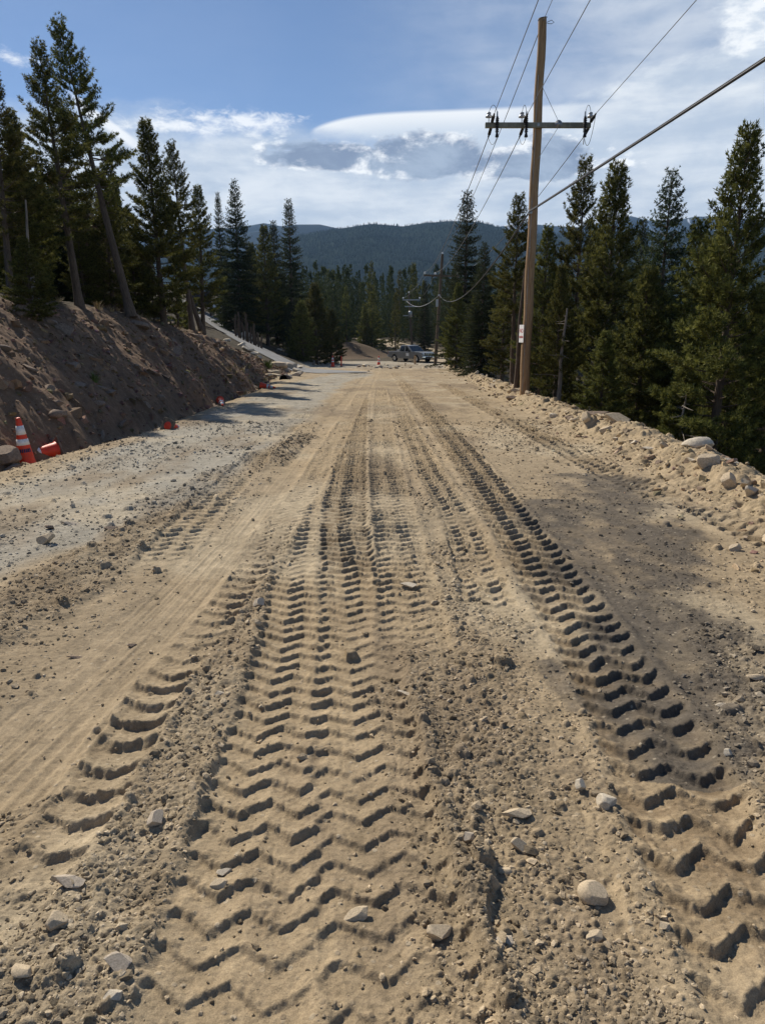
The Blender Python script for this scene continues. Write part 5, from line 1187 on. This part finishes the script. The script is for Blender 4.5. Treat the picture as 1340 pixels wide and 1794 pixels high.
# ------------------------------------------------------------------ left side: trailer, tank, cabin, posts, culvert, roots
p = PD(352, 538, 84); zt = float(base_z(p.x, p.y))
e = empty('utility_trailer', (p.x, p.y, zt), .3, 'dark boxy trailer parked under the trees at the top of the driveway', 'trailer')
MB().box((0, 0, 1.15), (2.3, 3.2, 1.5)).build('body', mat('trailer_paint', (.045, .050, .065), .5, 0, .2, 3), e, .05); MB().box((0, 0, 1.94), (2.4, 3.3, .06)).build('lid', mat('trailer_trim', (.2, .2, .2), .5), e)
for sx in (-1, 1): MB().lathe((sx * 1.17, -.3, .34), (sx, 0, 0), [(0, .2), (0, .33), (.16, .33), (.18, .2), (.16, 0)], 16).build('wheel', M_RUB, e)
MB().tube([(0, -1.6, .5), (0, -2.7, .45)], .05, 8).build('drawbar', M_STEEL, e)
p = PD(377, 535, 88); zt = float(base_z(p.x, p.y))
e = empty('propane_tank', (p.x, p.y, zt), 1.2, 'white rounded gas tank behind a post at the top of the driveway', 'gas tank')
MB().lathe((-1.3, 0, .95), (1, 0, 0), [(0, 0), (.05, .22), (.18, .38), (.38, .46), (2.22, .46), (2.42, .38), (2.55, .22), (2.6, 0)], 20).build('tank', M_WHITEP, e); MB().lathe((0, 0, 1.38), (0, 0, 1), [(0, .16), (.16, .16), (.2, 0)], 14).build('valve_cover', M_STEEL, e)
for sx in (-.7, .7): MB().box((sx, 0, .27), (.12, .6, .56)).build('leg', M_STEEL, e)
p = PD(369, 540, 82); e = empty('fence_post', (p.x, p.y, float(base_z(p.x, p.y)) - .1), 0, 'single tall post standing before the white tank', 'post'); b = MB(); b.tube([(0, 0, 0), (.02, 0, 1.3), (0, 0, 2.5)], [.12, .11, .10], 10); b.build('shaft', M_BARK, e)
for i in range(11):
    a = 414 + i * 4.3 + (0, 1, -1)[i % 3]; y = 66 - i * .35; x = (a - 670) / 1230 / 1.03 * y; H = (2.1, 1.8, 2.5, 1.7, 2.6, 1.9, 1.6, 2.0, 1.5, 1.4, 1.2)[i]
    e = empty('log_post', (x, y, float(base_z(x, y)) - .15), 0, 'weathered log of the upright row beyond the driveway, under the broad spruce', 'log', 'upright logs beyond the driveway')
    MB().tube([(0, 0, 0), (rnd.uniform(-.05, .05), 0, H * .5), (rnd.uniform(-.1, .1), 0, H)], [.10, .09, .08], 9).build('shaft', M_BARK, e)
# cabin half hidden in the trees
e = empty('cabin', (-18.5, 40, float(base_z(-18.5, 40)) - .3), .25, 'brown log cabin with a chimney half hidden among the trees on the left', 'cabin')
MC_ = mat('cabin_logs', (.17, .085, .055), .8, 0, .3, 2.2, .6)
wl = MB()
for k in range(13): wl.box((0, 0, .22 + k * .40), (7.6 - (k % 2) * .04, 5.6 - (k % 2) * .04, .40))
wl.build('wall', MC_, e)
rf = MB(); rf.prism([(-4.4, 5.28), (0, 7.3), (4.4, 5.28), (4.4, 5.43), (0, 7.5), (-4.4, 5.43)], -3.4, 3.4); rfo = rf.build('roof', mat('cabin_roof', (.20, .14, .11), .85, 0, .25, 3, .4), e)
gb = MB(); gb.prism([(-3.7, 5.27), (3.7, 5.27), (0, 6.95)], -2.75, 2.75); gb.build('gable', MC_, e)
chm = MB(); chm.box((1.6, -1.2, 7.1), (.9, .9, 2.0)); cho = chm.build('chimney', mat('chimney_brick', (.22, .10, .07), .85, 0, .3, 6, .5), rfo); MB().lathe((1.6, -1.2, 8.1), (0, 0, 1), [(0, .14), (.25, .14), (.26, .22), (.34, .16), (.36, 0)], 12).build('flue_cap', M_STEEL, cho)
for (wx, wz) in ((-2.2, 3.6), (0.2, 3.6), (2.4, 3.6), (-2.2, 1.3), (2.4, 1.3)):
    f_ = MB(); f_.box((wx, -2.81, wz), (1.15, .08, 1.25)); fo = f_.build('window', mat('cabin_trim', (.30, .24, .18), .7), e); MB().box((wx, -2.86, wz), (.95, .02, 1.05)).build('pane', mat('cabin_glass', (.03, .04, .05), .08, 0, .1, 2, 0, .7), fo)
dd = MB(); dd.box((.2, -2.82, 1.1), (1.0, .08, 2.1)); ddo = dd.build('door', mat('cabin_door', (.10, .05, .03), .7), e); MB().lathe((.55, -2.87, 1.05), (0, -1, 0), [(0, .03), (.05, .04), (.07, 0)], 10).build('handle', M_STEEL, ddo)
# culvert pipe mouth
p = P(494, 667); e = empty('culvert', (p.x, p.y + .6, p.z - .22), R(-8), 'dark culvert pipe mouth under the stacked stones at the driveway corner', 'culvert')
MB().lathe((0, 0, .25), (0, 1, 0), [(0, .19), (0, .22), (.5, .22), (.5, .19), (0.02, .19)], 18).build('pipe', mat('rusty_pipe', (.09, .07, .06), .8, .2, .3, 8), e); MB().lathe((0, 0, .25), (0, 1, 0), [(.45, .19), (.45, 0)], 18).build('hole_shade', mat('pipe_shade', (.012, .010, .009), 1), e)  # near-black disc paints the shade inside the pipe
# exposed roots at the crest
for (a, b_, c, lab) in (((352, 572), (378, 580), (398, 588), 'exposed root reaching right from the pine at the driveway edge'), ((288, 568), (300, 573), (312, 566), 'dark crooked root lying on the bank crest'), ((150, 523), (185, 530), (214, 536), 'fallen grey branch on the ground behind the bank crest')):
    q3 = [P(*s_) for s_ in (a, b_, c)]; o = MB().tube([q + Vector((0, 0, h)) for q, h in zip(q3, (.10, .16, .12))], [.07, .05, .02], 8).build('tree_root', M_BARK); tag(o, lab, 'root')
# bare trunks
def snag(base, top, y, r, m, label, stubs=10):
    a = PD(base[0], base[1], y); a.z = float(base_z(a.x, y)) - .1; b = PD(top[0], top[1], y); e = empty('dead_tree', a, 0, label, 'dead tree'); d = b - a; L = d.length
    t = MB(); s_ = t; t.tube([d * (i / 8) + Vector((math.sin(i) * .02, 0, 0)) for i in range(9)], [r * (1 - .7 * i / 8) for i in range(9)], 9)
    for k in range(stubs):
        f = rnd.uniform(.25, .97); q = d * f; an = rnd.uniform(0, 6.28); Ls = rnd.uniform(.2, .8) * (1.1 - f * .6); v = Vector((math.cos(an), math.sin(an), rnd.uniform(-.3, .25))) * Ls
        s_.tube([q, q + v * .5 + Vector((0, 0, -.02)), q + v + Vector((0, 0, rnd.uniform(-.12, .05)))], [.012, .008, .004], 4, False)
    t.build('trunk', m, e)
snag((902, 690), (918, 470), 21.0, .085, M_BARK, 'thin bare brown trunk just left of the near utility pole', 6)
snag((976, 700), (992, 540), 19.0, .07, M_PALEBARK, 'bare grey trunk standing right of the near utility pole foot', 14)
snag((54, 478), (44, 350), 17.2, .06, M_PALEBARK, 'slim pale bare trunk on the left bank near the frame edge', 0)
snag((356, 574), (330, 505), 34.0, .16, M_BARK, 'short leaning dark trunk crossing the flat-topped pine at the crest', 5)
snag((1190, 760), (1200, 690), 11.2, .03, M_PALEBARK, 'leafless grey sapling behind the pale boulder', 24)
# broken concrete on the berm
p = P(985, 700)
for i, (ox, oy, sx_, rx, lab) in enumerate(((-.16, 0, .42, .3, 'grey-white broken plank lying on the berm right of the near pole'), (.16, .05, .34, -.35, 'short tilted grey board on top of the broken plank'))):
    o = MB().box((0, 0, 0), (sx_, .14, .035), taper=.9, tshift=(.02, .01)).build('broken_board', mat('bleached_board', (.50, .50, .49), .8, 0, .2, 12, .4)); o.location = (p.x + ox, p.y + oy, gz(p.x + ox, p.y + oy) + .09 + .05 * i); o.rotation_euler = (.1, rx * .6, rx); tag(o, lab, 'board')
# weeds
def weed(x, y, h, label, col, n=60, group=None):
    b = MB(); q = random.Random(int(x * 91 + y * 7)); z = gz(x, y) - .02
    for k in range(n):
        a = q.uniform(0, 6.28); l = h * q.uniform(.5, 1.1); t = q.uniform(.1, .6); r = q.uniform(0, h * .3); p0 = Vector((math.cos(a) * r, math.sin(a) * r, 0)); d = Vector((math.cos(a) * t, math.sin(a) * t, 1)).normalized(); sd = Vector((-math.sin(a), math.cos(a), 0)) * h * .03
        m_ = p0 + d * l * .55; tip = p0 + d * l + Vector((math.cos(a), math.sin(a), -.4)) * l * .2; b.add([p0 - sd, p0 + sd, m_ + sd * .8, m_ - sd * .8, tip], [(0, 1, 2, 3), (3, 2, 4)])
    o = b.build('grass_tuft', col); o.location = (x, y, z); return tag(o, label, 'grass tuft', group)
M_GRASS = mat('green_weed', (.10, .14, .03), .7, 0, .4, 9); M_STRAW = mat('dry_grass', (.30, .24, .13), .8, 0, .3, 9)
p = P(470, 645); weed(p.x, p.y, .6, 'bright green tuft growing on the stones by the culvert', M_GRASS, 120)
p = P(166, 662); weed(p.x, p.y, .28, 'small dark weed on the lower bank', M_GRASS, 40)
for i in range(46):
    y = rnd.uniform(12, 46); H = max(.1, float(ztop(y) - zr(y))); x = float(xl(y)) - .55 - H / .8 - rnd.uniform(-.4, 1.6) if rnd.random() < .6 else float(xl(y)) - rnd.uniform(.5, 1.4)
    weed(x, y, rnd.uniform(.15, .35), 'straw-coloured tuft of dry grass on the cut bank', M_STRAW, 40, 'dry grass tufts on the bank')

# ------------------------------------------------------------------ air
hz = MB().box((0, 2050, 232), (8000, 4500, 730)).build('haze', bpy.data.materials.new('haze')); hm = hz.data.materials[0]; hm.use_nodes = True; t = NT(hm.node_tree)
pvn = t.n('ShaderNodeVolumePrincipled'); pvn.inputs['Color'].default_value = (.42, .66, 1.0, 1); pvn.inputs['Density'].default_value = .000085; pvn.inputs['Anisotropy'].default_value = 0.0
t.put(t.n('ShaderNodeOutputMaterial').inputs['Volume'], pvn.outputs[0]); tag(hz, kind='stuff'); hz.display_type = 'WIRE'
